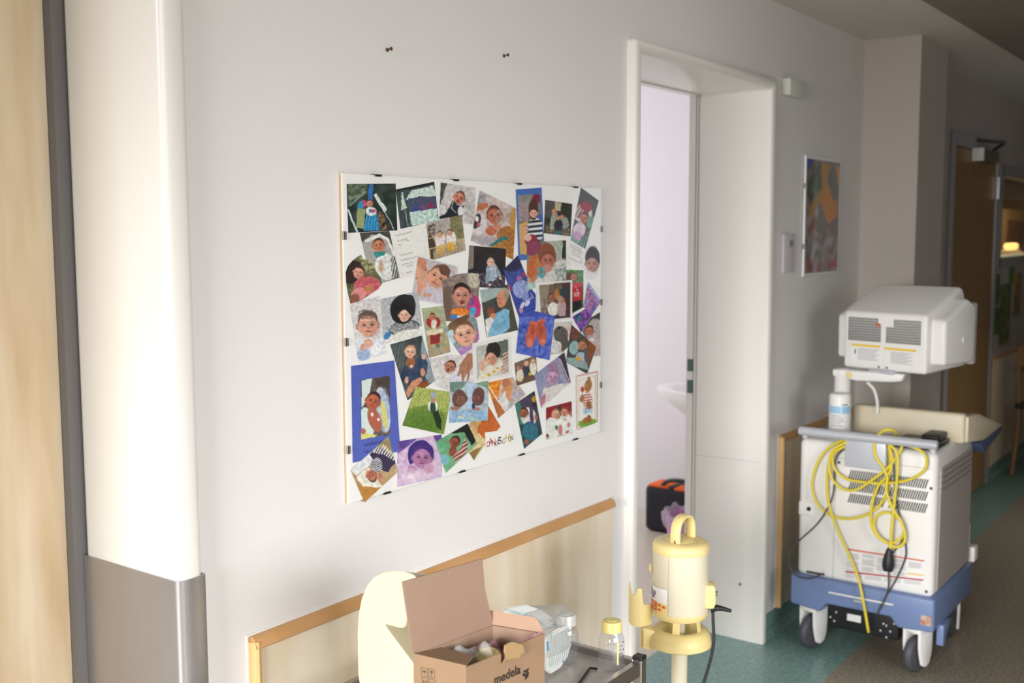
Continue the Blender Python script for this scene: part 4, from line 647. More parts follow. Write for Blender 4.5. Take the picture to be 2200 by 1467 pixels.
# second, smaller picture on the wall by the pillar
q0 = at(1737, 330, 1, -.02); q1 = at(1802, 590, 1, -.02); q2 = at(1811, 347, 1, -.02)
x0, x1, z0, z1 = q0.x, q0.x+.395, (q1.z+at(1730, 592, 1, -.02).z)/2, (q0.z+q2.z)/2
p2 = thing('picture', 'small clip-framed picture with orange and grey patchwork painting beside the switch', 'picture', ((x0+x1)/2, 0, z0))
b = B(); box(b, x0, x1, -.011, -.004, z0, z1); obj('backing_card', b, [M['board']], p2)
nu, nv = 70, 90; u, v = np.meshgrid(np.linspace(0, 1, nu+1), np.linspace(0, 1, nv+1)); X, Y = u*400, v*480
pr = [('g', '8a8478', '7f7c78', .06), ('n', [(0, 200), (400, 200), (400, 480), (0, 480)], '4f6450', .035), ('n', [(0, 180), (400, 180), (400, 480), (0, 480)], 'a8584e', .05), ('n', [(0, 200), (400, 200), (400, 480), (0, 480)], 'b9bdc4', .04),
      ('p', [(0, 0), (80, 0), (0, 60)], '4a5fae'), ('p', [(20, 70), (160, 10), (180, 120), (60, 190), (10, 150)], '4a5448'), ('n', [(20, 70), (160, 10), (180, 120), (60, 190)], '7f9078', .05), ('p', [(170, 10), (310, 20), (230, 110), (180, 110)], 'c69040'), ('p', [(350, 20), (400, 20), (400, 100), (380, 90)], 'e0a038'), ('p', [(240, 70), (300, 20), (385, 100), (370, 190), (320, 160)], '6f7672'),
      ('p', [(40, 210), (60, 190), (220, 90), (250, 100), (180, 170), (40, 260)], 'b9924e'), ('p', [(170, 170), (250, 90), (330, 170), (390, 160), (395, 230), (265, 270)], 'dd8f38'), ('p', [(350, 180), (400, 150), (400, 240), (370, 230)], 'd08a68'), ('p', [(260, 275), (400, 230), (395, 330), (300, 320)], '857478'), ('p', [(300, 460), (390, 410), (395, 465)], 'b8454a'), ('p', [(160, 180), (240, 260), (200, 330), (120, 300)], '7c8478')]
CC = np.clip(paint(X, Y, pr, 91), 0, 1); lin = np.where(CC <= .04045, CC/12.92, ((CC+.055)/1.055)**2.4)
vs = np.stack([x0+.010+u*(x1-x0-.024)-p2.location.x, np.full(u.shape, -.0115), z1-.012-v*(z1-z0-.024)-z0], -1).reshape(-1, 3)
me = bpy.data.meshes.new('painting'); n1 = nu+1
me.from_pydata(vs.tolist(), [], [(j*n1+i, (j+1)*n1+i, (j+1)*n1+i+1, j*n1+i+1) for j in range(nv) for i in range(nu)])
ca = me.color_attributes.new('print', 'FLOAT_COLOR', 'POINT'); ca.data.foreach_set('color', np.concatenate([lin.reshape(-1, 3), np.ones((n1*(nv+1), 1))], 1).ravel())
me.materials.append(M['paint']); o = bpy.data.objects.new('painting', me); link(o, p2)
b = B(); box(b, x0-.0005, x1+.0005, -.0145, -.0125, z0, z1, .0005, 1); obj('glass_pane', b, M['glass'], p2)
for f_ in (.25, .75):
    b = B(); z = z0+(z1-z0)*f_; box(b, x0-.002, x0-.001, -.016, -.003, z-.010, z+.010); box(b, x0-.002, x0+.006, -.0165, -.0155, z-.008, z+.008); obj('clip', b, M['clip'], p2)


# ================================================================ WASHROOM
# basin on the back of the corridor wall
t = thing('wash_basin', 'white wall-hung wash basin seen through the washroom doorway', 'sink', (4.68, .30, .66))
b = B(); n = 28; rows = []
for j, (k, z, yo) in enumerate(((.10, .655, 0), (.55, .66, 0), (.8, .70, 0), (.95, .76, 0), (1.0, .80, 0), (1.0, .815, 0), (.95, .82, 0), (.84, .812, 0), (.7, .75, 0), (.4, .71, 0), (.02, .705, 0))):
    ring = []
    for i in range(n+1):
        a_ = PI*i/n; w = .27*k if j < 7 else .27*k; l = .62*k
        ring.append(b.verts.new((4.70-w*math.cos(a_), TH+.012+max(0, (l if j < 7 else l-.02)*math.sin(a_)**.8)+(0.03 if j > 6 else 0), z+.006*math.sin(a_))))
    rows.append(ring)
for j in range(len(rows)-1):
    for i in range(n): b.faces.new([rows[j][i], rows[j][i+1], rows[j+1][i+1], rows[j+1][i]])
b.faces.new([r_[0] for r_ in rows[:7]]+[r_[-1] for r_ in rows[:7]][::-1])
bmesh.ops.recalc_face_normals(b, faces=b.faces)
obj('bowl', b, M['ceramic'], t, smooth=True)
b = B(); tube(b, [(4.70, .34, .80), (4.70, .34, .90), (4.70, .38, .925), (4.70, .44, .91)], .012, 12, smooth=5); lathe(b, [(0, .80), (.025, .80), (.025, .86), (0, .87)], (4.70, .34, 0), 20)
obj('tap', b, M['inox'], t, smooth=True)
# black bag against the washroom wall
p = at(1393, 1140, 2, 0); bx0 = 4.93; by1 = 1.12
t = thing('laptop_bag', 'black fabric carry bag with orange top trim on the washroom floor', 'bag', (5.0, .95, 0))
b = B(); box(b, 4.93, 5.09, .74, 1.125, .001, .245, .03, 4); obj('bag_body', b, M['bagblack'], t, smooth=True)
b = B(); box(b, 4.935, 5.08, .98, 1.105, .238, .252, .006, 2); box(b, 4.935, 5.02, .78, .955, .236, .25, .006, 2); obj('orange_trim', b, M['orange'], t, smooth=True)
b = B(); tube(b, [(4.95, 1.03, .245), (4.945, 1.0, .275), (4.94, .94, .29), (4.94, .86, .285), (4.95, .82, .245)], .011, 10, smooth=6); box(b, 4.935, 5.05, .955, .985, .236, .256, .004, 2); obj('bag_handle', b, M['black'], t, smooth=True)
# pink waste bin with a clear liner
wx, wy = 4.52, .655
t = thing('waste_bin', 'pink waste bin with a clear plastic liner in front of the black bag', 'waste bin', (wx, wy, 0))
b = B(); lathe(b, [(0, .002), (.085, .002), (.11, .235), (.113, .24), (.108, .24), (.083, .01), (0, .01)], (wx, wy, 0), 40); obj('bin_body', b, M['pink'], t, smooth=True)
b = B(); prof = [(.080, .03), (.107, .238), (.116, .262), (.125, .255), (.122, .215), (.118, .190)]
lathe(b, prof, (wx, wy, 0), 60)
for v in b.verts:
    a_ = math.atan2(v.co.y-wy, v.co.x-wx); k = 1+.045*math.sin(a_*9)+.03*math.sin(a_*17+1); 
    if v.co.z > .2: v.co.x = wx+(v.co.x-wx)*k; v.co.y = wy+(v.co.y-wy)*k; v.co.z += .012*math.sin(a_*5+2)+.008*math.sin(a_*13)
obj('bin_liner', b, glassy('bin_film', (.8, .78, .84), .14, .15, .4, (.75, .6, .72), .3, bump=1, bscale=60), t, smooth='all')

# ================================================================ FAR END OF THE CORRIDOR
d3 = sempty('door_3', ((fd[0]+fd[1])/2, YF, 0))
b = B(); ubox(b, fd[0]+.075, fd[1]-.04, 2.02, YF-.02, .12, .07, .006); obj('door_frame', b, mat('grey_white_frame', 'a9a6a4', .4), d3, smooth=True)
b = B(); box(b, fd[0]+.085, fd[1]-.045, YF-.012, YF+.03, .006, 2.014, .003); obj('door_leaf', b, M['dwood'], d3)
b = B(); box(b, fd[0]+.078, fd[0]+.10, YF-.016, YF+.03, .006, 2.014, .002); obj('door_edge', b, M['dwoodedge'], d3)
p = at(2120, 325, 1, YF-.04)
b = B(); box(b, p.x-.22, p.x+.16, YF-.075, YF-.013, 1.955, 2.02, .008); m_ = obj('door_closer', b, mat('closer_bronze', '6b5f4e', .5), d3, smooth=True)
b = B(); box(b, p.x-.228, p.x-.219, YF-.077, YF-.014, 1.95, 2.022, .002); obj('closer_plate', b, M['white'], m_)
b = B(); tube(b, [(p.x+.12, YF-.05, 2.028), (p.x-.12, YF-.16, 2.05), (p.x-.16, YF-.02, 2.07)], .009, 8); obj('closer_arm', b, M['black'], m_)
p = at(2073, 708, 1, YF-.02)
b = B(); lathe(b, [(0, 0), (.026, 0), (.026, .006), (.012, .01), (.012, .04), (.018, .05), (.02, .062), (0, .068)], (p.x, YF-.012, p.z), 20, axis=(0, -1, 0)); obj('door_knob', b, M['inox'], d3, smooth=True)
b = B(); box(b, fd[1]-.045, fd[1]-.02, YF-.032, YF-.012, 1.75, 1.89, .004); obj('hinge', b, M['clip'], d3)
# inner window with the lit room behind
w3 = sempty('window_3', ((fw[0]+fw[1])/2, YF, 1.37))
b = B()
for (x0, x1, z0, z1) in ((fw[0]-.04, fw[0]+.03, 1.33, 1.97), (fw[1]-.03, fw[1]+.04, 1.33, 1.97), (fw[0], fw[1], 1.33, 1.40), (fw[0], fw[1], 1.90, 1.97)):
    box(b, x0, x1, YF-.012, .12, z0, z1, .003)
obj('window_frame', b, mat('window_frame_grey', '9c9890', .45), w3)
b = B(); box(b, fw[0]+.02, fw[1]-.02, .02, .026, 1.39, 1.91); obj('window_pane', b, M['glass'], w3)
b = B()
for k in range(5): box(b, fw[0]+.03, fw[1]-.03, .05, .075, 1.885-k*.024, 1.897-k*.024)
obj('blind', b, mat('raised_blind', 'a08c62', .6), w3)
b = B(); box(b, 5.5, 14.0, 1.5, 1.55, 0, 2.4); box(b, 5.45, 5.5, .12, 1.5, 0, 2.4); box(b, 13.9, 14, .12, 1.5, 0, 2.4); box(b, 5.5, 14, .12, 1.5, 2.4, 2.45); struct('wall_room_beyond', b, M['warmroom'])
b = B(); poly(b, [(5.5, .12, 0), (14, .12, 0), (14, 1.5, 0), (5.5, 1.5, 0)]); struct('floor', b, M['flgrey'])
l = bpy.data.lights.new('ceiling_lamp_room_beyond', 'AREA'); l.size = .7; l.energy = 24; l.color = (1, .86, .58); lo = bpy.data.objects.new('ceiling_lamp_room_beyond', l); COL.objects.link(lo); lo.location = (9.6, .42, 2.3)
p = at(2172, 529, 1, .30)
t = thing('counter_lamp', 'glowing warm strip lamp seen through the corridor window', 'lamp', (p.x, .30, p.z-.06))
b = B()
for k in range(2): box(b, p.x-.14+k*.15, p.x-.0+k*.15, .27, .33, p.z-.024, p.z+.024, .02, 3)
obj('lamp_tube', b, M['lampglow'], t, smooth=True)
b = B(); box(b, p.x-.17, p.x+.18, .26, .35, p.z-.06, p.z-.03, .004); obj('lamp_base', b, M['white'], t)
p0 = at(2150, 500, 1, 1.2); 
t = thing('shelf_unit', 'pale wooden shelf in the lit room behind the corridor window', 'shelf', (p.x+.1, .45, 0))
b = B(); box(b, p.x-.35, p.x+.75, .22, .62, .0, p.z-.0605, .01); obj('counter', b, mat('counter_wood', 'caa75e', .5), t)
pa, pb = at(2146, 448, 1, .64), at(2235, 560, 1, .64)
b = B(); box(b, pa.x, pb.x, .64, .68, .0, pa.z, .004); obj('back_board', b, mat('lit_yellow_board', 'e2c684', .7), t)
pa, pb = at(2163, 472, 1, .636), at(2235, 518, 1, .636)
b = B(); box(b, pa.x, pb.x, .632, .64, pb.z, pa.z, .002); obj('pin_board', b, mat('ochre_board', 'b08c4c', .7, var=.4, vscale=9, col2='8a5f4a'), t)
# sheets pinned to the far wall
sh = [((2130, 590), (2147, 655), '4f7f34', 'green photograph sheet on the far wall, nearest to the door, upper one'), ((2129, 664), (2147, 716), '3c7a2a', 'green photograph sheet on the far wall below another green one'), ((2151, 612), (2168, 736), '7f8450', 'tall olive poster between the green sheets and the ochre one'),
      ((2169, 566), (2179, 608), '6f9440', 'small light green sheet high up on the far corridor wall'), ((2181, 588), (2192, 676), 'b08a4c', 'narrow ochre poster at the right on the far corridor wall')]
for (a_, c_, colr, lab) in sh:
    p = at(*a_, 1, YF-.004); q = at(*c_, 1, YF-.004)
    b = B(); box(b, p.x, q.x, YF-.004, YF, q.z, p.z)
    m_ = mat('sheet_'+colr, colr, .5, var=.5, vscale=14, col2='27401f')
    tag(obj('pinned_sheet', b, m_), lab, 'poster', 'sheets on the far corridor wall')
# wooden chairs at the far right
def chair(loc, rz, label):
    t = thing('wooden_chair', label, 'chair', loc, rz, 'wooden corridor chairs'); T = WM[t.name]
    def o_(nm, b_, m_, par=t):
        b_.transform(T); return obj(nm, b_, m_, par, smooth=True)
    b = B(); box(b, -.22, .22, -.21, .21, .42, .46, .015); o_('seat', b, M['dark'])
    for sx in (-1, 1):
        b = B(); tube(b, [(sx*.2, .2, 0), (sx*.2, .19, .25), (sx*.2, .17, .44)], .015, 10); o_('leg', b, M['wood2'])
        b = B(); tube(b, [(sx*.2, -.26, 0), (sx*.2, -.19, .25), (sx*.2, -.18, .45), (sx*.195, -.22, .65), (sx*.17, -.27, .84)], .017, 10, smooth=4); o_('leg', b, M['wood2'])
    b = B(); prism(b, [(-.19, .70), (-.20, .84), (-.1, .87), (.1, .87), (.20, .84), (.19, .70), (0, .73)], 1, -.275, -.25, .008, 2); o_('backrest', b, M['wood2'])
    for sx in (-1, 1):
        b = B(); tube(b, [(sx*.2, -.2, .64), (sx*.23, -.05, .67), (sx*.23, .12, .65), (sx*.2, .18, .46)], .014, 10, smooth=4); o_('armrest', b, M['wood2'])
p = at(2285, 800, 1, -.40)
chair((p.x, -.40, 0), math.radians(-100), 'wooden armchair at the far right of the corridor, nearer one')
chair((p.x+.8, -.40, 0), math.radians(-100), 'wooden armchair at the far right of the corridor, behind the nearer chair')


# ================================================================ WHITE MEDICAL CART
XF = 3.84
c5 = lambda x, y, X_=XF: at(1660+x/2.417, 860+y/2.417, 0, X_)
cart = thing('medical_cart', 'white and blue wheeled medical device cart with monitor, parked against the wall', 'medical cart', (4.1, -.38, 0))
def C(nm, b_, m_, par=None, smooth=True): return obj(nm, b_, m_, par or cart, smooth)
b = B(); box(b, XF, 4.34, -.628, -.135, .283, .80, .022, 4); body = C('housing', b, M['cartw'])
b = B(); box(b, XF+.05, 4.325, -.6305, -.6275, .30, .742, .001, 1); C('side_panel', b, M['cartside'])
b = B()
for k in range(4): box(b, XF+.07, 4.31, -.6325, -.63, .722-k*.022, .727-k*.022)
C('side_louvres', b, mat('louvre_grey', '8f8883', .5))
b = B()
p = c5(328, 340); q = c5(328, 930); box(b, XF-.0006, XF+.001, p.y-.0007, p.y+.0007, q.z, p.z)
p = c5(330, 330); q = c5(870, 385); box(b, XF-.0006, XF+.001, -.61, p.y, .7425, .744)
C('panel_gap', b, M['txt'])
for k in range(4):
    b = B(); box(b, 3.872, 3.892, -.6335, -.630, .718-k*.022, .727-k*.022, .002, 1); C('vent_lug', b, M['white'])
# slanted vent slots, three rows
b = B(); TL, BL = c5(398, 362), c5(392, 535); TR, BR = c5(806, 408), c5(800, 592)
y0v, y1v = TL.y, TR.y; z1v, z0v = (TL.z+TR.z)/2, (BL.z+BR.z)/2; rh = (z1v-z0v)/3.35
for r_ in range(3):
    zt = z1v-r_*rh*1.17; nn = 34
    for k in range(nn):
        yy = y0v+(y1v-y0v)*(k+.5)/nn
        if k in (16, 17): continue
        w = .0024; sl = .010
        poly(b, [(XF-.0006, yy-sl/2-w, zt), (XF-.0006, yy-sl/2+w, zt), (XF-.0006, yy+sl/2+w, zt-rh*.9), (XF-.0006, yy+sl/2-w, zt-rh*.9)], thick=(.002, 0, 0))
for v in b.verts: v.co.y = y0v+y1v-v.co.y if False else v.co.y
C('vent_slots', b, M['dark'], None, False)
# label with warnings
lTL, lTR, lBL, lBR = c5(385, 768), c5(788, 830), c5(376, 925), c5(782, 965)
def onl(u, v, X_=XF-.001):
    a_ = lTL.lerp(lTR, u); c_ = lBL.lerp(lBR, u); r_ = a_.lerp(c_, v); r_.x = X_; return r_
def lq(bm, u0, u1, v0, v1, mi=0, X_=XF-.0012): poly(bm, [onl(u0, v0, X_), onl(u0, v1, X_), onl(u1, v1, X_), onl(u1, v0, X_)], mi)
b = B(); lq(b, 0, 1, 0, 1, 0, XF-.0008); lq(b, 0, 1, 0, .05, 1); lq(b, 0, 1, .735, .79, 2); lq(b, .79, 1, .55, .60, 3)
for c_ in range(5):
    for k in range(14):
        if (c_ == 4 and k > 6) or (k*7+c_*3) % 6 == 0: continue
        w = .14+((k*13+c_*5) % 5)*.008
        lq(b, .01+c_*.2, .01+c_*.2+w, .10+k*.044, .10+k*.044+.017, 4)
for c_ in range(4):
    for k in range(3): lq(b, .01+c_*.25, .22+c_*.25, .83+k*.05, .83+k*.05+.018, 4)
C('warning_label', b, [M['labelw'], M['orl'], M['redl'], M['yel'], M['txt']], None, False)
b = B(); p = c5(135, 520); q = c5(215, 606); box(b, XF-.003, XF+.01, q.y, -.137, q.z, p.z, .006); C('socket_plate', b, M['cartw'])
b = B(); p = c5(190, 562); lathe(b, [(0, 0), (.008, 0), (.008, .003), (.004, .004), (0, .003)], (XF-.003, p.y, p.z), 16, axis=(-1, 0, 0)); C('socket', b, M['black'])
b = B(); p = c5(175, 885); q = c5(270, 908); box(b, XF-.0012, XF+.01, q.y, p.y, (p.z+q.z)/2-.0045, (p.z+q.z)/2+.0045, .002, 1); C('floor_slot', b, M['dark'])
for (x, y) in ((823, 457), (798, 993), (345, 322)):
    b = B(); p = c5(x, y); lathe(b, [(0, .0), (.0055, .0), (.005, .002), (0, .003)], (XF-.0002, p.y, p.z), 14, axis=(-1, 0, 0)); C('screw', b, M['greycable'])
# blue base
b = B(); prism(b, [(-.118, .287), (-.118, .172), (-.235, .16), (-.255, .195), (-.49, .195), (-.515, .16), (-.64, .168), (-.64, .287)], 0, 3.822, 4.36, .010, 3); base = C('blue_base', b, M['cartb'])
b = B(); p = c5(290, 996, 3.822); q = c5(626, 1060, 3.822); box(b, 3.818, 3.826, q.y, p.y, (p.z+q.z)/2-.003, (p.z+q.z)/2+.003, .001, 1); C('base_strip', b, M['cartw'], base)
b = B(); p = c5(425, 1035, 3.822); box(b, 3.812, 3.82, p.y-.03, p.y, p.z-.005, p.z+.004, .001, 1); C('latch', b, M['alu'], base)
b = B(); p = c5(800, 1140, 3.822); box(b, 3.8205, 3.823, p.y-.016, p.y+.02, p.z-.02, p.z+.014); C('scuffed_sticker', b, mat('sticker_worn', 'c9b8a8', .6, var=.5, vscale=60, col2='b06a3c'), base)
b = B(); prism(b, [(3.90, .175), (4.0, .175), (3.93, .10), (3.90, .10)], 1, -.655, -.63, .004, 2); C('foot_guard', b, M['cartb'], base)
b = B(); box(b, 3.90, 4.28, -.50, -.25, .085, .25, .006); under = C('underbody', b, M['black'])
b = B(); p = c5(388, 1105, 3.90); q = c5(458, 1155, 3.90); box(b, 3.898, 3.901, q.y, p.y, q.z, p.z); C('white_sticker', b, M['labelw'], under)
for (x, y) in ((560, 1195), (590, 1170), (610, 1200), (590, 1230), (630, 1160), (575, 1160), (300, 1125), (330, 1100), (320, 1145)):
    p = c5(x, y, 3.90); b = B(); lathe(b, [(0, 0), (.004, 0), (0, .002)], (3.8995, p.y, p.z), 8, axis=(-1, 0, 0)); C('rivet', b, M['alu'], under)
# casters
def caster(x, y, rz):
    T = Matrix.Translation((x, y, 0)) @ Matrix.Rotation(rz, 4, 'Z')
    f = B()
    box(f, -.034, .045, -.036, .036, .148, .168, .005, 2); box(f, .02, .045, -.034, .034, .10, .16, .004, 2)
    for s in (-1, 1):
        prism(f, [(-.034, .16), (.045, .16), (.044, .10), (.040, .06), (.028, .034), (.006, .024), (-.016, .034), (-.026, .065), (-.033, .10)], 1, *(sorted((s*.024, s*.036))), bev=.004, seg=2)
    f.transform(T); fo = C('caster', f, M['cartw'])
    w = B(); lathe(w, [(0, -.016), (.045, -.017), (.058, -.016), (.066, -.008), (.067, 0), (.066, .008), (.058, .016), (.045, .017), (0, .016)], (0, 0, .067), 36, axis=(0, 1, 0)); w.transform(T); C('wheel', w, M['tyre'], fo)
caster(3.868, -.190, math.radians(-17)); caster(3.868, -.572, math.radians(-17)); caster(4.30, -.19, .4); caster(4.30, -.575, .3)
# handle
b = B(); hy0 = at(1724, 920, 0, 3.79); hy1 = at(2008, 945, 0, 3.79); hz = .838
tube(b, [(3.79, hy0.y+.005, hz), (3.79, hy1.y-.005, hz)], .0165, 20); lathe(b, [(0, 0), (.0165, 0), (.014, .006), (0, .008)], (3.79, hy1.y-.005, hz), 20, axis=(0, -1, 0)); lathe(b, [(0, 0), (.0165, 0), (.014, .006), (0, .008)], (3.79, hy0.y+.005, hz), 20, axis=(0, 1, 0))
tube(b, [(3.795, hy1.y+.01, hz), (3.797, hy1.y+.004, hz-.03)], .012, 14); tube(b, [(3.795, hy0.y-.01, hz), (3.797, hy0.y-.008, hz-.026)], .010, 14)
C('handle_bar', b, M['alu'])
b = B(); p = c5(378, 190, 3.80); q = c5(588, 340, 3.80); box(b, 3.795, 3.842, q.y, p.y, .725, hz, .003); C('handle_bracket', b, M['alu'])
# things on the top
b = B(); p = at(1957, 935, 2, .80); q = at(2030, 955, 2, .80); box(b, 3.875, 4.06, -.612, -.455, .80, .818, .006); box(b, 3.95, 4.07, -.60, -.54, .815, .84, .005)
C('black_control_unit', b, M['black'])
b = B(); box(b, 4.085, 4.135, -.655, -.245, .795, .905, .012, 4)
prism(b, [(4.10, .80), (4.10, .895), (4.26, .885), (4.60, .80), (4.64, .79), (4.64, .775), (4.35, .77)], 1, -.665, -.63, .006, 2)
C('raised_lid', b, M['cartbeige'])
b = B(); prism(b, [(4.30, .765), (4.60, .785), (4.65, .785), (4.65, .765), (4.36, .72)], 1, -.667, -.62, .004, 2); C('blue_side_rail', b, M['cartbd'])
b = B(); tube(b, [(4.42, -.60, .15), (4.42, -.60, .42)], .012, 10); box(b, 4.38, 4.44, -.64, -.60, .28, .34, .006); C('rear_bracket', b, M['cartw'])
# monitor column and arm
cy_ = at(1810, 830, 0, 4.03).y; ay_ = at(1948, 815, 0, 4.03).y
b = B(); lathe(b, [(.034, .80), (.034, .93), (.030, .935), (.030, 1.015), (.033, 1.02), (.033, 1.045), (0, 1.05)], (4.03, cy_, 0), 32); C('column', b, M['cartw'])
b = B(); prism(b, [(cy_+.03, 1.045), (cy_+.03, 1.02), (cy_-.06, 1.008), (ay_+.05, 1.012), (ay_+.01, 1.018), (ay_, 1.045)], 0, 4.0, 4.06, .006, 3); arm = C('monitor_arm', b, M['white'])
b = B(); lathe(b, [(0, 0), (.012, 0), (.012, .004), (0, .006)], (4.0, cy_-.035, 1.028), 16, axis=(-1, 0, 0)); C('arm_screw', b, M['pumpy'], arm)
b = B(); tube(b, [(4.05, -.31, 1.0), (4.06, -.335, .97), (4.07, -.345, .92), (4.07, -.345, .88)], .006, 8, smooth=5); C('arm_cable', b, M['white'], arm)
MT = Matrix.Translation((4.02, -.378, 0)) @ Matrix.Rotation(math.radians(-13), 4, 'Z')
def Mn(nm, b_, m_, par, smooth=True): b_.transform(MT); return C(nm, b_, m_, par, smooth)
b = B(); prism(b, [(0, 1.05), (-.002, 1.262), (.23, 1.358), (.255, 1.352), (.30, 1.27), (.30, 1.06)], 1, -.167, .167, .012, 4)
prism(b, [(.035, 1.082), (.033, 1.245), (.10, 1.272), (.20, 1.318), (.262, 1.29), (.262, 1.10), (.24, 1.08)], 1, -.218, .218, .016, 4); mon = Mn('monitor', b, M['cartw'], None)
b = B(); prism(b, [(.258, 1.07), (.258, 1.30), (.29, 1.30), (.29, 1.07)], 1, -.21, .21, .01, 2); Mn('screen_bezel', b, M['cartside'], mon)
for s in (0, 1):
    b = B()
    ya, yb = ((.148, .012), (-.008, -.145))[s]; nn = 23
    for k in range(nn):
        yy = ya+(yb-ya)*(k+.5)/nn
        for r_ in range(9):
            if r_ < 3 and ((s == 0 and k > 20) or (s == 1 and k < 5)): continue
            zz = 1.238-r_*.0098; box(b, -.0035, .002, yy-.0013, yy+.0013, zz-.0042, zz+.0042)
    Mn('vent_grid', b, M['dark'], mon, False)
b = B()
def mq(bm, ya, yb, za, zb, mi, dx=0): box(bm, -.0032-dx, .001, min(ya, yb), max(ya, yb), za, zb, mi=mi)
LM = [M['labelw'], M['orl'], M['redl'], M['yel'], M['txt'], M['dark']]
mq(b, .135, .012, 1.078, 1.134, 0); mq(b, .132, .014, 1.134, 1.142, 3); mq(b, .118, .113, 1.105, 1.122, 5, .0004)
for k in range(10): mq(b, .105, .016+(k % 4)*.006, 1.126-k*.0046, 1.1275-k*.0046, 4, .0004)
Mn('monitor_label', b, LM, mon, False)
b = B(); mq(b, -.004, -.128, 1.078, 1.130, 0); mq(b, -.004, -.128, 1.130, 1.138, 3)
for k in range(10): mq(b, -.03, -.118+(k % 3)*.012, 1.122-k*.0044, 1.1235-k*.0044, 4, .0004)
Mn('monitor_label', b, LM, mon, False)
b = B(); mq(b, .03, .014, 1.214, 1.224, 1, .0004); Mn('orange_mark', b, LM, mon, False)
for y_ in (.02, -.012): b = B(); mq(b, y_, y_-.006, 1.060, 1.066, 5, .0004); Mn('screw', b, LM, mon, False)
b = B(); lathe(b, [(0, 0), (.012, 0), (.011, .003), (0, .003)], (.17, -.218, 1.17), 16, axis=(0, -1, 0)); Mn('side_button', b, M['white'], mon)
b = B(); box(b, -.02, .05, -.05, .05, 1.04, 1.055, .004); Mn('swivel', b, M['alu'], mon)
# tub of wipes
p = at(1803, 935, 2, .80); tx, ty = 3.935, at(1803, 935, 0, 3.935).y
t = thing('wipes_tub', 'white cylindrical tub with a light blue label standing on the medical cart', 'tub', (tx, ty, .80))
b = B(); lathe(b, [(0, .801), (.036, .801), (.039, .806), (.039, .955), (.037, .962), (.033, .966), (0, .967)], (tx, ty, 0), 40); obj('tub_body', b, M['white'], t, smooth=True)
dC = math.atan2(CAM[1]-ty, CAM[0]-tx)
b = B()
for (a0, a1, z0, z1, mi) in ((-65, 5, .895, .922, 0), (10, 70, .895, .922, 0)):
    lathe(b, [(.0394, z0), (.0394, z1)], (tx, ty, 0), 14, mi, a0=dC+math.radians(a0), a1=dC+math.radians(a1))
for k in range(5): lathe(b, [(.0394, .885-k*.009), (.0394, .888-k*.009)], (tx, ty, 0), 12, 1, a0=dC-.9, a1=dC+.1+(k % 3)*.15)
lathe(b, [(.0394, .926), (.0394, .930)], (tx, ty, 0), 8, 2, a0=dC+.2, a1=dC+.75)
obj('tub_label', b, [M['ltblue'], M['txt'], M['greycable']], t)

# ---- cables looped over the handle
def cpath(pts, xs, scale=2.417, ox=1660, oy=860):
    out = []
    for i, (x, y) in enumerate(pts):
        xx = xs[i] if isinstance(xs, (list, tuple)) else xs
        out.append(at(ox+x/scale, oy+y/scale, 0, xx))
    return out
yc = thing('yellow_power_cable', 'bright yellow extension cable looped over the handle of the medical cart', 'cable', (3.82, -.38, .5))
R_ = .0052
strands = [
 ([(385, 222), (375, 205), (300, 240), (240, 310), (205, 420), (215, 500), (250, 560), (310, 600), (390, 615), (470, 600), (540, 560), (590, 490), (602, 400), (612, 330), (602, 240)], 3.815),
 ([(390, 232), (320, 270), (310, 315), (332, 370), (390, 410), (480, 425), (580, 430), (700, 415), (780, 370), (800, 320), (780, 270), (720, 240), (640, 222), (598, 222)], 3.805),
 ([(385, 215), (310, 262), (293, 340), (310, 410), (350, 452), (400, 468), (450, 458), (520, 410), (585, 362), (640, 300), (668, 250), (672, 215)], 3.797),
 ([(640, 176), (632, 158), (590, 153), (550, 178), (528, 230), (535, 290), (570, 345), (595, 400), (590, 470), (622, 560), (662, 620), (684, 680), (684, 735), (645, 762), (605, 750)], [3.825, 3.79, 3.765] + [3.79]*12),
 ([(600, 228), (640, 262), (650, 330), (642, 440), (624, 600), (616, 690), (612, 775)], 3.790),
 ([(388, 224), (305, 290), (285, 380), (283, 480), (302, 580), (340, 680), (400, 810), (440, 910), (470, 1040), (498, 1205)], [3.82, 3.81, 3.808, 3.806, 3.806, 3.808, 3.808, 3.80, 3.79, 3.80]),
 ([(602, 235), (620, 300), (605, 380), (550, 440), (520, 520), (508, 610), (525, 680), (570, 728), (620, 742), (668, 712), (682, 670), (660, 620), (610, 585), (560, 588), (528, 620), (530, 670), (560, 715), (606, 745)], 3.800)]
for (pts, xs) in strands:
    b = B(); tube(b, cpath(pts, xs), R_, 8, smooth=5); obj('cable_loop', b, M['yellow'], yc, smooth='all')
b = B(); p0, p1 = c5(606, 768, 3.79), c5(597, 895, 3.79)
prof_ = [(.006, 0), (.009, .006), (.010, .012), (.015, .030), (.0165, .045), (.013, .060), (0, .062)]
dz = (p1-p0); lathe(b, [(r_*1.3, z_*1.35) for r_, z_ in prof_], p0, 20, axis=dz.normalized()); plug = obj('plug', b, M['black'], yc, smooth=True)
b = B()
for (pts, xs) in (([(390, 238), (335, 285), (320, 360), (318, 450), (298, 535), (232, 640), (130, 735), (95, 785), (84, 850), (118, 905), (178, 925), (225, 915), (262, 898)], 3.812), ([(598, 240), (628, 330), (632, 440), (650, 560), (676, 660), (690, 750), (688, 820), (640, 930), (575, 1040), (540, 1115)], 3.822), ([(684, 690), (672, 730), (640, 772), (618, 800)], 3.812), ([(606, 780), (602, 900), (600, 975), (575, 1050), (540, 1112)], 3.806)):
    tube(b, cpath(pts, xs), .0032, 8, smooth=5)
o = obj('grey_cable', b, M['greycable'], None, smooth='all'); tag(o, 'thin dark grey cables hanging beside the yellow cable on the medical cart', 'cable')


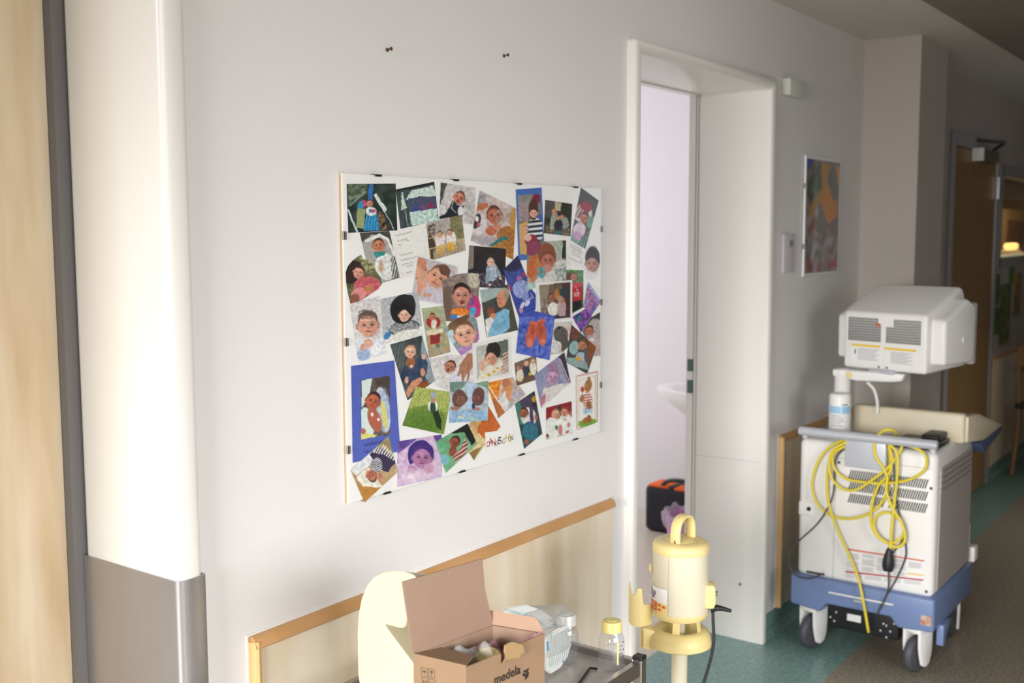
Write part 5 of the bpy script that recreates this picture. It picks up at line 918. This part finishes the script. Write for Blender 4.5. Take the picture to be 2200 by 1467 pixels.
# ================================================================ STEEL TROLLEY
zt_ = .672
tr = thing('steel_trolley', 'stainless steel tray trolley in the foreground carrying the cardboard box', 'trolley', (1.53, -.35, 0))
TX0, TX1, TY0, TY1 = 1.16, 1.897, -.553, -.145
for (x, y) in ((TX0, TY0), (TX1, TY0), (TX0, TY1), (TX1, TY1)):
    b = B(); box(b, x-.0105, x+.0105, y-.0105, y+.0105, .09, .690, .0015, 1); po = obj('post', b, M['inox'], tr)
    b = B(); box(b, x-.0112, x+.0112, y-.0112, y+.0112, .688, .6965, .002, 2); obj('post_cap', b, M['black'], po)
    b = B(); box(b, x-.015, x+.015, y-.012, y+.012, .055, .092, .003); obj('caster', b, M['greycable'], tr)
    b = B(); lathe(b, [(0, -.011), (.036, -.011), (.04, -.006), (.04, .006), (.036, .011), (0, .011)], (x, y, .04), 24, axis=(0, 1, 0)); obj('wheel', b, M['tyre'], tr, smooth=True)
for (x0, x1, y0, y1) in ((TX0, TX1, TY0-.008, TY0+.008), (TX0, TX1, TY1-.008, TY1+.008), (TX0-.008, TX0+.008, TY0, TY1), (TX1-.008, TX1+.008, TY0, TY1)):
    b = B(); box(b, x0+.0106 if x1-x0 > .1 else x0, x1-.0106 if x1-x0 > .1 else x1, y0+.0106 if y1-y0 > .1 else y0, y1-.0106 if y1-y0 > .1 else y1, .655, .686, .002, 2); obj('rail', b, M['inox'], tr)
for z in (zt_, .25):
    b = B(); box(b, TX0+.006, TX1-.006, TY0+.006, TY1-.006, z-.003, z-.0005); 
    if z < .5: box(b, TX0, TX1, TY0-.006, TY0+.006, z-.02, z+.01); box(b, TX0, TX1, TY1-.006, TY1+.006, z-.02, z+.01)
    obj('tray', b, M['tray'], tr)

# ---- cream breast pump
pu = thing('breast_pump', 'cream coloured electric breast pump behind the cardboard box on the trolley', 'breast pump', (1.54, -.30, zt_))
b = B(); prism(b, [(-.196, .686), (-.190, .72), (-.190, .80), (-.194, .84), (-.203, .872), (-.216, .898), (-.234, .918), (-.258, .932), (-.286, .941), (-.312, .944), (-.334, .943), (-.343, .936), (-.340, .92), (-.325, .874), (-.312, .838), (-.300, .834), (-.262, .834), (-.265, .829), (-.345, .764), (-.405, .715), (-.412, .69), (-.405, zt_), (-.20, zt_)], 0, 1.448, 1.565, .022, 6)

for v in b.verts:
    k = min(1, max(0, (v.co.z-.84)/.10)); k = k*k*(3-2*k); u_ = (v.co.x-1.448)/.117
    v.co.z -= .022*u_*u_*k; v.co.x = 1.448+.117*u_*(1-.45*k)
obj('pump_body', b, M['cream'], pu, smooth=True)
b = B(); prism(b, [(-.330, .915), (-.318, .845), (-.31, .838), (-.335, .82), (-.342, .82), (-.36, .87), (-.352, .91)], 0, 1.462, 1.55, .003, 2); obj('yellow_display', b, M['capy'], pu, smooth=True)
b = B(); prism(b, [(-.3315, .90), (-.3165, .845), (-.3145, .845), (-.3295, .90)], 0, 1.457, 1.463, 0); obj('display_edge', b, mat('display_edge_violet', '5d4a7a', .4), pu)

# ---- cardboard box
zb = .860
A_, B_, C_x, D_ = [at(*p, 2, zb) for p in ((888, 1407), (1001, 1433), (1170, 1360), (1060, 1342))]
bx = thing('cardboard_box', 'open brown cardboard box with black lettering on the trolley', 'cardboard box', ((A_.x+C_x.x)/2, (A_.y+C_x.y)/2, zt_))
def inset(P, k=.0028):
    c_ = (A_+B_+C_x+D_)/4; d = (c_-P); d.z = 0; return P+d.normalized()*k*1.4
cor = [A_, B_, C_x, D_]; inn = [inset(p) for p in cor]
def wallpoly(bm, p, q, pi, qi, tops, zb0=zt_+.001):
    """a box side between corners p and q whose top edge follows tops: list of (t, z)"""
    outer = [Vector((p.x+(q.x-p.x)*t, p.y+(q.y-p.y)*t, z)) for t, z in tops]+[Vector((q.x, q.y, zb0)), Vector((p.x, p.y, zb0))]
    innr = [Vector((pi.x+(qi.x-pi.x)*t, pi.y+(qi.y-pi.y)*t, z)) for t, z in tops]+[Vector((qi.x, qi.y, zb0)), Vector((pi.x, pi.y, zb0))]
    vo = [bm.verts.new(v) for v in outer]; vi = [bm.verts.new(v) for v in innr]; n = len(vo)
    bm.faces.new(vo); f = bm.faces.new(vi[::-1]); f.material_index = 1
    for i in range(n): bm.faces.new([vo[i], vi[i], vi[(i+1) % n], vo[(i+1) % n]])
b = B(); wallpoly(b, A_, B_, inn[0], inn[1], [(0, zb), (1, zb)]); wallpoly(b, C_x, D_, inn[2], inn[3], [(0, zb), (1, zb)]); wallpoly(b, D_, A_, inn[3], inn[0], [(0, zb), (1, zb)])
wallpoly(b, B_, C_x, inn[1], inn[2], [(0, zb), (.12, zb-.001), (.40, zb-.001), (.425, zb-.004), (.43, zb-.020), (.445, zb-.024), (.50, zb-.006), (.56, zb-.008), (.62, zb-.014), (.66, zb-.004), (.70, zb), (1, zb)])
poly(b, [Vector((v.x, v.y, zt_+.002)) for v in cor], 1, (0, 0, .003))
bmesh.ops.recalc_face_normals(b, faces=b.faces); obj('box_body', b, [M['card'], M['cardin']], bx)
def atp(px, py, P0, n):
    r = Vector((RM.T @ np.array([(px-W/2)/FPX, (H/2-py)/FPX, 1.0])).tolist()); c = Vector(CAM.tolist()); return c+r*((P0-c).dot(n)/r.dot(n))
def flap(nm, quad, th, m_, wob=0):
    """quad in order around, slightly thick"""
    n = (quad[1]-quad[0]).cross(quad[3]-quad[0]).normalized()*th
    b_ = B(); poly(b_, quad, 0, n); bmesh.ops.recalc_face_normals(b_, faces=b_.faces); return obj(nm, b_, m_, bx)
ax_ = (D_-A_).normalized(); out_ = Vector((-ax_.y, ax_.x, 0)); up_ = (Vector((0, 0, 1))+out_*.10).normalized(); nrm = ax_.cross(up_)
q = [A_, atp(865, 1250, A_, nrm), atp(1037, 1200, A_, nrm), atp(1042, 1265, A_, nrm), atp(1050, 1300, A_, nrm), D_]
b = B(); poly(b, q, 0, nrm.normalized()*-.003); bmesh.ops.recalc_face_normals(b, faces=b.faces); obj('tall_flap', b, M['cardin'], bx)
ax2 = (C_x-D_).normalized(); o2 = Vector((ax2.y, -ax2.x, 0)); o2 = o2 if o2.x > 0 else -o2; up2 = (Vector((0, 0, 1))+o2*.45).normalized(); n2 = ax2.cross(up2)
q = [D_, atp(1054, 1311, D_, n2), atp(1150, 1327, D_, n2), atp(1158, 1334, D_, n2), C_x]
b = B(); poly(b, q, 0, n2.normalized()*.003); bmesh.ops.recalc_face_normals(b, faces=b.faces); obj('right_flap', b, mat('cardboard_light', 'b5937b', .9, bump=.12, bscale=120), bx)
ax3 = (B_-A_).normalized(); i3 = (D_-A_).normalized(); up3 = (i3+Vector((0, 0, -.10))).normalized(); n3 = ax3.cross(up3)
q = [A_, B_, atp(1017, 1411, A_, n3), atp(916, 1386, A_, n3)]
b = B(); poly(b, q, 0, n3.normalized()*.0028); bmesh.ops.recalc_face_normals(b, faces=b.faces); obj('left_flap', b, M['card'], bx)
bc = (C_x-B_).normalized(); nf = Vector((bc.y, -bc.x, 0)); nf = nf if nf.y < 0 else -nf; P0 = B_+nf*.006
b = B(); poly(b, [atp(x, y, P0, nf) for x, y in ((1083, 1386), (1090, 1381), (1099, 1378), (1120, 1384), (1123, 1393), (1125, 1401), (1116, 1406), (1115, 1412), (1100, 1413), (1087, 1416), (1082, 1400))], 0, nf*.0025)
poly(b, [atp(x, y, P0, nf) for x, y in ((1087, 1415), (1084, 1416), (1074, 1431))], 0, nf*.001)
bmesh.ops.recalc_face_normals(b, faces=b.faces); obj('torn_tab', b, mat('cardboard_pale', 'ac8d62', .85), bx)
# print on the box
Pf = B_+nf*.0006; o0 = atp(1066, 1472, Pf, nf); o1 = atp(1117, 1449, Pf, nf); wlen = (o1-o0).length
xd = (o1-o0).normalized(); yd = Vector((0, 0, 1))
tw = text('lettering', 'medela', .0235, atp(1061, 1471.5, Pf, nf), xd, yd, M['ink'], bx, .0002, shear=0, off=.0003)
b = B(); c0 = atp(1130, 1449, Pf, nf); up = Vector((0, 0, 1)); s_ = .0105; h_ = Vector((bc.x, bc.y, 0))
def pt(u, v, k=.0003): return c0+h_*u*s_+up*v*s_+nf*k
for lf in (((-.1, -1.1), (-.25, -.5), (-.1, 0), (.2, .2), (.1, -.4)), ((-.9, .35), (-.35, .45), (-.15, .05), (-.3, -.2), (-.8, .0)), ((-.15, .35), (.1, .8), (.75, .95), (.5, .45), (.1, .2)), ((.2, .1), (.55, .35), (.75, .2), (.5, -.5), (.1, -.75), (.25, -.2)), ((-.7, .65), (-.3, .95), (.0, .6), (-.3, .5))):
    poly(b, [pt(u, v) for u, v in lf])
obj('leaf_logo', b, M['ink'], bx)
ab = (B_-A_).normalized(); nl = Vector((ab.y, -ab.x, 0)); nl = nl if nl.x < 0 else -nl; Pl = A_+nl*.0006
b = B()
def icon(px, py, w, h, kind):
    c_ = atp(px, py, Pl, nl); U = ab; V = Vector((0, 0, 1)); 
    def q_(u, v): return c_+U*u+V*v+nl*.0002
    e = .0006
    for (u0, u1, v0, v1) in ((-w, w, h-e, h), (-w, w, -h, -h+e), (-w, -w+e, -h, h), (w-e, w, -h, h)): poly(b, [q_(u0, v0), q_(u1, v0), q_(u1, v1), q_(u0, v1)])
    if kind == 0: poly(b, [q_(-w*.6, 0), q_(-w*.4, h*.3), q_(0, h*.5), q_(w*.4, h*.3), q_(w*.6, 0)]); poly(b, [q_(-e/2, 0), q_(e/2, 0), q_(e/2, -h*.6), q_(-e/2, -h*.6)])
    elif kind == 1: poly(b, [q_(-w*.45, h*.6), q_(w*.45, h*.6), q_(w*.3, h*.05), q_(0, -h*.1), q_(-w*.3, h*.05)]); poly(b, [q_(-e/2, 0), q_(e/2, 0), q_(e/2, -h*.6), q_(-e/2, -h*.6)]); poly(b, [q_(-w*.3, -h*.6), q_(w*.3, -h*.6), q_(w*.3, -h*.7), q_(-w*.3, -h*.7)])
    elif kind == 2:
        for s in (-.4, .4): poly(b, [q_(w*s-e, -h*.6), q_(w*s+e, -h*.6), q_(w*s+e, h*.1), q_(w*s-e, h*.1)]); poly(b, [q_(w*s-w*.25, h*.1), q_(w*s+w*.25, h*.1), q_(w*s, h*.55)])
    else: poly(b, [q_(-w*.5, -h*.5), q_(w*.5, -h*.5), q_(w*.5, -h*.3), q_(-w*.5, -h*.3)]); poly(b, [q_(-w*.4, 0), q_(w*.4, 0), q_(0, h*.5)])
for (px, py, k) in ((911.5, 1444, 0), (927, 1446.5, 1), (913, 1466, 2), (929, 1469, 3)): icon(px, py, .0062, .0078, k)
obj('handling_symbols', b, M['inkb'], bx)

# ---- what is inside the box
def blob(bm, c_, rx, ry, rz_, amp, f, seed, sub=4):
    t_ = bmesh.new(); bmesh.ops.create_icosphere(t_, subdivisions=sub, radius=1)
    for v in t_.verts:
        n_ = noise.noise(v.co*f+Vector((seed, seed*2.3, 0))); k = 1+amp*n_
        v.co = Vector((c_[0]+v.co.x*rx*k, c_[1]+v.co.y*ry*k, c_[2]+v.co.z*rz_*k))
    add(bm, t_)
bl = (A_+B_+C_x+D_)/4
ccap = atp(1050, 1412, Vector((bl.x-.03, bl.y-.012, .835)), Vector((0, 1, 0)))
t = thing('milk_bottle', 'bottle with yellow cap wrapped in film inside the cardboard box', 'bottle', (ccap.x, ccap.y, zt_+.006), group='feeding bottles on the trolley')
axv = Vector((-.35, -.25, .9)).normalized()
b = B(); lathe(b, [(0, .0), (.018, .0), (.0215, -.003), (.0215, -.022), (.0205, -.022), (0, -.02)], ccap+Vector((0, 0, .004)), 32, axis=axv); obj('cap', b, M['capy'], t, smooth=True)
b = B(); lathe(b, [(.018, -.02), (.0185, -.03), (.026, -.045), (.026, -.12), (0, -.122)], ccap+Vector((0, 0, .004)), 32, axis=axv); obj('bottle_body', b, M['pet'], t, smooth=True)
b = B(); blob(b, (ccap.x+.004, ccap.y+.008, .80), .036, .028, .052, .5, 2.2, 3); blob(b, (bl.x-.012, bl.y+.022, .80), .05, .026, .048, .6, 2.4, 9)
tag(obj('plastic_wrap', b, M['film'], None, smooth='all'), 'crumpled clear plastic wrap inside the cardboard box', 'plastic wrap')
b = B(); blob(b, (bl.x+.045, bl.y+.012, .795), .045, .03, .035, .7, 2.8, 21); 
p = bl+(D_-A_).normalized()*.03
blob(b, (bl.x+.035, bl.y+.03, .825), .018, .012, .015, .8, 3, 5, 3)
for k in range(6):
    q_ = C_x.lerp(B_, .04+k*.055); blob(b, (q_.x, q_.y+.005, zb-.002-.0008*k), .008, .004, .005, .9, 3, k, 2)
tag(obj('bubble_wrap', b, M['pinkfilm'], None, smooth='all'), 'pink bubble wrap peeping over the box edge', 'bubble wrap')

# ---- bottles on the trolley
def bottle(c_, capm, bodym, label, marks=True, group='feeding bottles on the trolley'):
    t = thing('milk_bottle', label, 'bottle', c_, group=group); x, y, z = c_; F_ = .93
    b = B(); lathe(b, [(0, .001), (.020, .001), (.0248, .005), (.0262, .015), (.0268, .060), (.0265, .068), (.0225, .080), (.0185, .088), (.0175, .093), (.0175, .100)], (x, y, z), 44)
    bmesh.ops.scale(b, verts=b.verts, vec=(1, 1, F_), space=Matrix.Translation((0, 0, -z))); obj('bottle_body', b, bodym, t, smooth=True)
    b = B(); lathe(b, [(.0212, .087), (.0216, .088), (.0212, .091), (.0208, .092), (.0206, .106), (.0190, .110), (.011, .1105), (.010, .1115), (.0, .1115)], (x, y, z), 44)
    bmesh.ops.scale(b, verts=b.verts, vec=(1, 1, F_), space=Matrix.Translation((0, 0, -z))); obj('cap', b, capm, t, smooth=True)
    if marks:
        a0 = math.atan2(CAM[1]-y, CAM[0]-x); b = B()
        lathe(b, [(.0271, .018), (.0271, .066)], (x, y, z), 4, 0, a0=a0+.42, a1=a0+.56)
        for k in range(7): lathe(b, [(.0272, .016+k*.008), (.0272, .0172+k*.008)], (x, y, z), 4, 1, a0=a0+.66, a1=a0+(.95 if k % 2 else .8))
        for k in range(3): lathe(b, [(.0272, .030+k*.0155), (.0272, .0335+k*.0155)], (x, y, z), 4, 1, a0=a0+1.0, a1=a0+1.13)
        obj('scale_marks', b, [M['capy'], M['greycable']], t)
    return t
p = at(1330, 1441, 2, zt_); bottle((p.x, p.y+.018, zt_), M['capy'], M['pet'], 'clear feeding bottle with a yellow cap standing on the trolley tray')
p = at(1216, 1316, 2, zt_+.105); bottle((p.x, p.y, zt_), M['milky'], M['pet'], 'clear bottle with a milky white cap behind the plastic bag', False)
p = at(1165, 1303, 2, zt_+.108); bottle((p.x-.01, p.y+.02, zt_), M['milky'], M['pet'], 'bottle with a white cap mostly hidden behind the bag of pouches', False)
# ---- bag with sterile pouches
bg = thing('plastic_bag', 'clear plastic bag of white printed pouches behind the cardboard box', 'plastic bag', (1.72, -.36, zt_))
b = B(); c_ = at(1150, 1385, 1, -.375)
blob(b, (c_.x-.005, -.375, .735), .118, .062, .062, .22, 1.7, 4, 5)
for v in b.verts:
    v.co.z = max(v.co.z, zt_+.001)
    k = noise.noise(v.co*28); v.co += Vector((.0035*k, .0035*noise.noise(v.co*31+Vector((5, 0, 0))), .002*k))
    v.co.z = max(v.co.z, zt_+.0008)
obj('bag_film', b, M['film'], bg, smooth='all')
b = B(); e_ = [at(*q_, 1, -.385) for q_ in ((1210, 1330), (1228, 1352), (1247, 1372), (1260, 1384), (1243, 1392), (1232, 1380), (1215, 1350))]
poly(b, e_, 0, (0, .002, .001)); obj('bag_corner', b, M['film'], bg)
def pouch(yv, tilt, outline, lines, blues, label):
    """a flat paper pouch standing in the plane y = yv (+ tilt)"""
    n_ = Vector((tilt[0], -1, tilt[1])).normalized(); P0_ = Vector((1.75, yv, .74))
    q = [atp(x, y, P0_, n_) for x, y in outline]
    b = B(); poly(b, q, 0, n_*-.006); bmesh.ops.recalc_face_normals(b, faces=b.faces); bmesh.ops.bevel(b, geom=b.edges[:], offset=.002, segments=2, affect='EDGES', clamp_overlap=True)
    t = tag(obj('paper_pouch', b, M['pouch'], None, smooth=True), label, 'pouch', 'printed pouches in the plastic bag')
    b = B()
    def seg(x0, y0, x1, y1, w, mi):
        a_ = atp(x0, y0, P0_+n_*.0012, n_); c_ = atp(x1, y1, P0_+n_*.0012, n_); d = (c_-a_).normalized().cross(n_)*w*.5
        poly(b, [a_-d, c_-d, c_+d, a_+d], mi)
    for l_ in lines: seg(*l_, .0009, 0)
    for l_ in blues: seg(*l_[:4], l_[4] if len(l_) > 4 else .004, 1)
    obj('pouch_print', b, [M['tealink'], M['blueink']], t)
pouch(-.40, (0, .35), [(1060, 1330), (1090, 1306), (1130, 1298), (1165, 1310), (1206, 1340), (1196, 1346), (1170, 1353), (1110, 1345)], [(1085+i*7+((i*3) % 4), 1308+i*1.5, 1120+i*7, 1328+i*2.4) for i in range(9)], [(1188, 1342, 1203, 1341, .004), (1180, 1332, 1187, 1335, .003)], 'white printed pouch lying on top inside the plastic bag')
pouch(-.432, (0, .05), [(1168, 1372), (1195, 1352), (1222, 1342), (1229, 1356), (1228, 1385), (1220, 1412), (1205, 1435), (1184, 1448), (1172, 1440)], [(1186+i*4.6, 1356+((i*5) % 7)-i*1.0, 1181+i*4.4, 1432-i*2.2+((i*3) % 5)) for i in range(9)], [(1177, 1378, 1178, 1398, .007), (1212, 1418, 1210, 1424, .004)], 'white printed pouch standing upright at the front of the plastic bag')
# ---- hex key
b = B(); k_ = zt_+.003
pts = [at(1283, 1437, 2, k_), at(1270, 1435, 2, k_), at(1266, 1436.5, 2, k_), at(1260, 1445, 2, k_), at(1238, 1475, 2, k_)]
tube(b, pts, .0026, 6); tag(obj('hex_key', b, mat('black_steel', '2e3033', .35, metal=.6), None), 'black angled hex key lying on the trolley tray', 'hex key')

# ================================================================ PUMP ON A STAND
Sx = 2.275; DP = 2.6
r0 = RM.T @ np.array([(1462-W/2)/FPX, (H/2-1240)/FPX, 1.0]); S0 = CAM+r0*DP; Sx, Sy = float(S0[0]), float(S0[1])
dv = Vector((Sx-CAM[0], Sy-CAM[1], 0)).normalized(); rv = Vector((dv.y, -dv.x, 0)); SCL = DP/FPX
def zS(py): return float((CAM+(RM.T @ np.array([(1462-W/2)/FPX, (H/2-py)/FPX, 1.0]))*DP)[2])
def SP(u, v, z): return Vector((Sx, Sy, 0))+rv*u-dv*v+Vector((0, 0, z))
st = thing('pump_on_stand', 'cream and yellow cylindrical breast pump with carry handle on a pole stand', 'breast pump', (Sx, Sy, 0))
cz = (Sx, Sy, 0); aC = math.atan2(-dv.y, -dv.x)
zl, zs, zb1, zb2 = zS(1158), zS(1179), zS(1309), zS(1327)
b = B(); lathe(b, [(.0655, zb1-.001), (.0685, zb1), (.0665, zs-.03), (.0660, zs)], cz, 60); obj('pump_body', b, M['cream2'], st, smooth=True)
b = B(); lathe(b, [(.0662, zs-.001), (.0675, zs), (.0678, zs+.006), (.0662, zs+.016), (.0635, zl-.003), (.058, zl+.0005), (.044, zl+.003), (0.0385, zl+.0022), (.037, zl+.0032), (0, zl+.005)], cz, 60); lid = obj('pump_lid', b, M['pumpy'], st, smooth=True)
b = B(); lathe(b, [(.0690, zb1+.001), (.0685, zb1-.006), (.062, zb2+.004), (.05, zb2), (0, zb2)], cz, 60); obj('pump_base', b, M['pumpy'], st, smooth=True)
# carry handle: a flat strap bent over the lid
b = B(); path = []
f0 = (-.013, .034); f1 = (.023, -.028)
for i in range(21):
    a_ = PI*i/20; k = (1-math.cos(a_))/2; hh = .058*math.sin(a_)**.55
    path.append((f0[0]+(f1[0]-f0[0])*k, f0[1]+(f1[1]-f0[1])*k, zl+.002+hh))
dr = Vector((f1[0]-f0[0], f1[1]-f0[1])).normalized(); pr_ = (-dr[1], dr[0]); prev = None; w_ = .0125; th_ = .0042
for i, (u, v, z) in enumerate(path):
    i0, i1 = max(i-1, 0), min(i+1, 20); tx_ = math.hypot(path[i1][0]-path[i0][0], path[i1][1]-path[i0][1]); tz_ = path[i1][2]-path[i0][2]; L = math.hypot(tx_, tz_); nx_, nz_ = -tz_/L, tx_/L
    ring = [SP(u+pr_[0]*w_*a1+dr[0]*nx_*th_*b1, v+pr_[1]*w_*a1+dr[1]*nx_*th_*b1, z+nz_*th_*b1) for a1, b1 in ((-1, -.6), (-.8, -1), (.8, -1), (1, -.6), (1, .6), (.8, 1), (-.8, 1), (-1, .6))]
    ring = [b.verts.new(p_) for p_ in ring]
    if prev:
        for k in range(8): b.faces.new([prev[k], prev[(k+1) % 8], ring[(k+1) % 8], ring[k]])
    else: b.faces.new(ring[::-1])
    prev = ring
b.faces.new(prev); bmesh.ops.recalc_face_normals(b, faces=b.faces); hd = obj('carry_handle', b, M['pumpy'], st, smooth=True)
b = B(); lathe(b, [(0, 0), (.0055, 0), (.0055, .002), (0, .002)], SP(-.011, .037, zl+.006), 16, axis=-dv+Vector((0, 0, .3))); obj('screw_recess', b, mat('recess_brown', '6b4a20', .8), hd)
# body sticker
b = B()
def patch(a0, a1, py0, py1, mi, r_=.0688, col=8): lathe(b, [(r_, zS(py1)), (r_, zS(py0))], cz, col, mi, a0=aC+math.radians(a0), a1=aC+math.radians(a1))
patch(-86, -26, 1252, 1284, 0); patch(-86, -52, 1284, 1304, 1, .0689); patch(-52, -26, 1284, 1308, 2, .0689)
for (a_, py, mi) in ((-45, 1289, 1), (-34, 1291, 1), (-45, 1299, 1)): patch(a_-4, a_+4, py-2.5, py+2.5, mi, .0690, 3)
for k in range(3): patch(-82, -58+(k % 2)*-4, 1288+k*5, 1289.2+k*5, 0, .0690, 4)
for (a0, a1, py0, py1) in ((-84, -74, 1256, 1276), (-76, -68, 1262, 1280), (-70, -60, 1268, 1278), (-66, -56, 1262, 1270)): patch(a0, a1, py0, py1, 3, .0690, 3)
obj('front_sticker', b, [M['labelw'], mat('sticker_orange', 'd9622c', .5), mat('sticker_yellow', 'f2cf86', .5), mat('sticker_mauve', '8a7f92', .5)], st, smooth='all')
b = B(); p = SP(-.069, .0, zS(1222)); lathe(b, [(.012, 0), (.010, .005), (0, .007)], p, 18, axis=-rv); obj('side_knob', b, M['pumpy'], st, smooth=True)
b = B(); lathe(b, [(.0690, zb1), (.0672, zs-.004)], cz, 1, 0, a0=aC-math.radians(24.6), a1=aC-math.radians(24)); obj('body_seam', b, M['txt'], st)
# clasp at the right with the lever
b = B(); zc0, zc1 = zS(1297), zS(1246)
prism(b, [(-.005, 0), (.014, 0), (.019, .012), (.018, .05), (.014, (zc1-zc0)), (-.005, (zc1-zc0)), (-.008, .02)], 1, -.010, .034, .004, 3)
b.transform(Matrix(((rv.x, -dv.x, 0, Sx+rv.x*.064), (rv.y, -dv.y, 0, Sy+rv.y*.064), (0, 0, 1, zc0), (0, 0, 0, 1)))); obj('side_clasp', b, M['pumpy'], st, smooth=True)
b = B(); lathe(b, [(0, 0), (.006, 0), (.006, .004), (0, .005)], SP(.083, .012, zS(1268)), 14, axis=rv); obj('clasp_screw', b, M['clip'], st, smooth=True)
b = B(); lathe(b, [(0, 0), (.006, 0), (0, .001)], SP(.080, .020, zS(1282)), 14, axis=rv-dv*.6); obj('clasp_hole', b, M['black'], st)
b = B(); tube(b, [SP(.072, .01, zS(1303)), SP(.088, .012, zS(1300)), SP(.104, .012, zS(1302)), SP(.120, .012, zS(1305.5))], [.010, .0075, .0055, .004], 10); tube(b, [SP(.074, .01, zS(1296)), SP(.088, .01, zS(1298)), SP(.106, .01, zS(1303))], [.004, .004, .003], 8); obj('black_lever', b, M['black'], st, smooth=True)
# ring below
z_t, z_b = zS(1351), zS(1389)
b = B(); lathe(b, [(.046, z_t-.004), (.050, z_t), (.060, z_t+.0), (.067, z_t-.005), (.074, z_t-.016), (.0765, z_b+.012), (.076, z_b+.004), (.070, z_b), (.055, z_b+.002), (.048, z_b+.012), (.046, z_t-.004)], cz, 60); obj('bottle_ring', b, M['pumpy'], st, smooth=True)
b = B()
for a_ in (-10, 62, 175, -95):
    an = math.radians(a_); u, v = .052*math.sin(an), .052*math.cos(an)
    du, dv_ = math.cos(an)*.009, -math.sin(an)*.009
    for (z0, z1, r_) in ((z_t-.004, zb2+.004, 1),):
        q_ = [SP(u-du, v-dv_, z0), SP(u+du, v+dv_, z0), SP((u+du)*.9, (v+dv_)*.9, z1), SP((u-du)*.9, (v-dv_)*.9, z1)]
        poly(b, q_, 0, (-dv)*-.004+rv*0)
bmesh.ops.recalc_face_normals(b, faces=b.faces); obj('ring_strut', b, M['pumpy'], st)
b = B()
prism(b, [(-.093, -.028), (-.093, .016), (-.088, .020), (-.078, .020), (-.055, .012), (-.055, -.03), (-.078, -.034), (-.082, -.03)], 1, -.004, .030, .004, 3)
b.transform(Matrix(((rv.x, -dv.x, 0, Sx), (rv.y, -dv.y, 0, Sy), (0, 0, 1, (z_t+z_b)/2+.004), (0, 0, 0, 1)))); cl = obj('ring_clip', b, M['pumpy'], st, smooth=True)
b = B(); q_ = [SP(-.090, .031, (z_t+z_b)/2+.02), SP(-.086, .031, (z_t+z_b)/2+.02), SP(-.086, .031, (z_t+z_b)/2-.022), SP(-.090, .031, (z_t+z_b)/2-.022)]; poly(b, q_); obj('clip_slot', b, mat('slot_ochre', 'b38f3c', .6), cl)
# forked bottle holder on the left
def h_top(u):
    if u < -105: return 1247+max(0, (-107.5-u))*.6
    if u < -89.5: k_ = (u+97.25)/7.75; return 1272-20*abs(k_)**3.2
    if u < -81: k_ = (u+85.25)/4.25; return 1257+2.5*k_*k_
    if u < -76: return 1259+ (1-((-76-u)/5)**2)*36
    return 1295+(u+76)*.1
def h_bot(u): return 1342-9*max(0, (-97-u)/12)**2
us = [-109+49*k/70 for k in range(71)]; cols4 = []
b = B()
for u in us:
    v_ = .038-((u+88)*SCL)**2*16-max(0, u+84)*SCL*.35
    cols4.append([b.verts.new(SP(u*SCL, v_+t_, zS(py))) for t_ in (.0022, -.0022) for py in (h_top(u), h_bot(u))])
for a4, c4 in zip(cols4[:-1], cols4[1:]):
    for p_, q_ in ((0, 1), (1, 3), (3, 2), (2, 0)): b.faces.new([a4[p_], a4[q_], c4[q_], c4[p_]])
b.faces.new([cols4[0][k] for k in (0, 2, 3, 1)]); b.faces.new([cols4[-1][k] for k in (0, 1, 3, 2)])
bmesh.ops.recalc_face_normals(b, faces=b.faces); obj('bottle_holder', b, M['pumpy'], st)
# pole and foot
b = B(); lathe(b, [(.013, zb2), (.013, z_b+.02)], cz, 24); lathe(b, [(.019, z_b+.02), (.0195, .10)], cz, 30); obj('pole', b, M['cream2'], st, smooth=True)
b = B(); lathe(b, [(0, .115), (.03, .11), (.035, .08), (.03, .06), (0, .06)], cz, 30)
for k in range(5):
    a_ = 2*PI*k/5+.3; tube(b, [(Sx, Sy, .09), (Sx+.22*math.cos(a_), Sy+.22*math.sin(a_), .07)], .012, 10)
obj('star_foot', b, M['cream2'], st, smooth=True)
for k in range(5):
    a_ = 2*PI*k/5+.3; b = B(); lathe(b, [(0, -.01), (.026, -.01), (.028, 0), (.026, .01), (0, .01)], (Sx+.22*math.cos(a_), Sy+.22*math.sin(a_), .028), 20, axis=(-math.sin(a_), math.cos(a_), 0)); box(b, Sx+.22*math.cos(a_)-.008, Sx+.22*math.cos(a_)+.008, Sy+.22*math.sin(a_)-.008, Sy+.22*math.sin(a_)+.008, .03, .07); obj('caster', b, M['tyre'], st, smooth=True)
b = B(); pts = [SP((x-1462)*SCL, .012, zS(y)) for x, y in ((1531, 1300), (1532, 1330), (1534, 1370), (1531, 1400), (1522, 1440), (1513, 1475), (1507, 1540), (1510, 1620), (1530, 1720))]
pts.append(Vector((pts[-1].x+.05, pts[-1].y-.03, .005)))
tube(b, pts, .0038, 10, smooth=5); tag(obj('black_cable', b, M['cable'], None, smooth='all'), 'black cable hanging down from the clasp of the pump stand', 'cable')
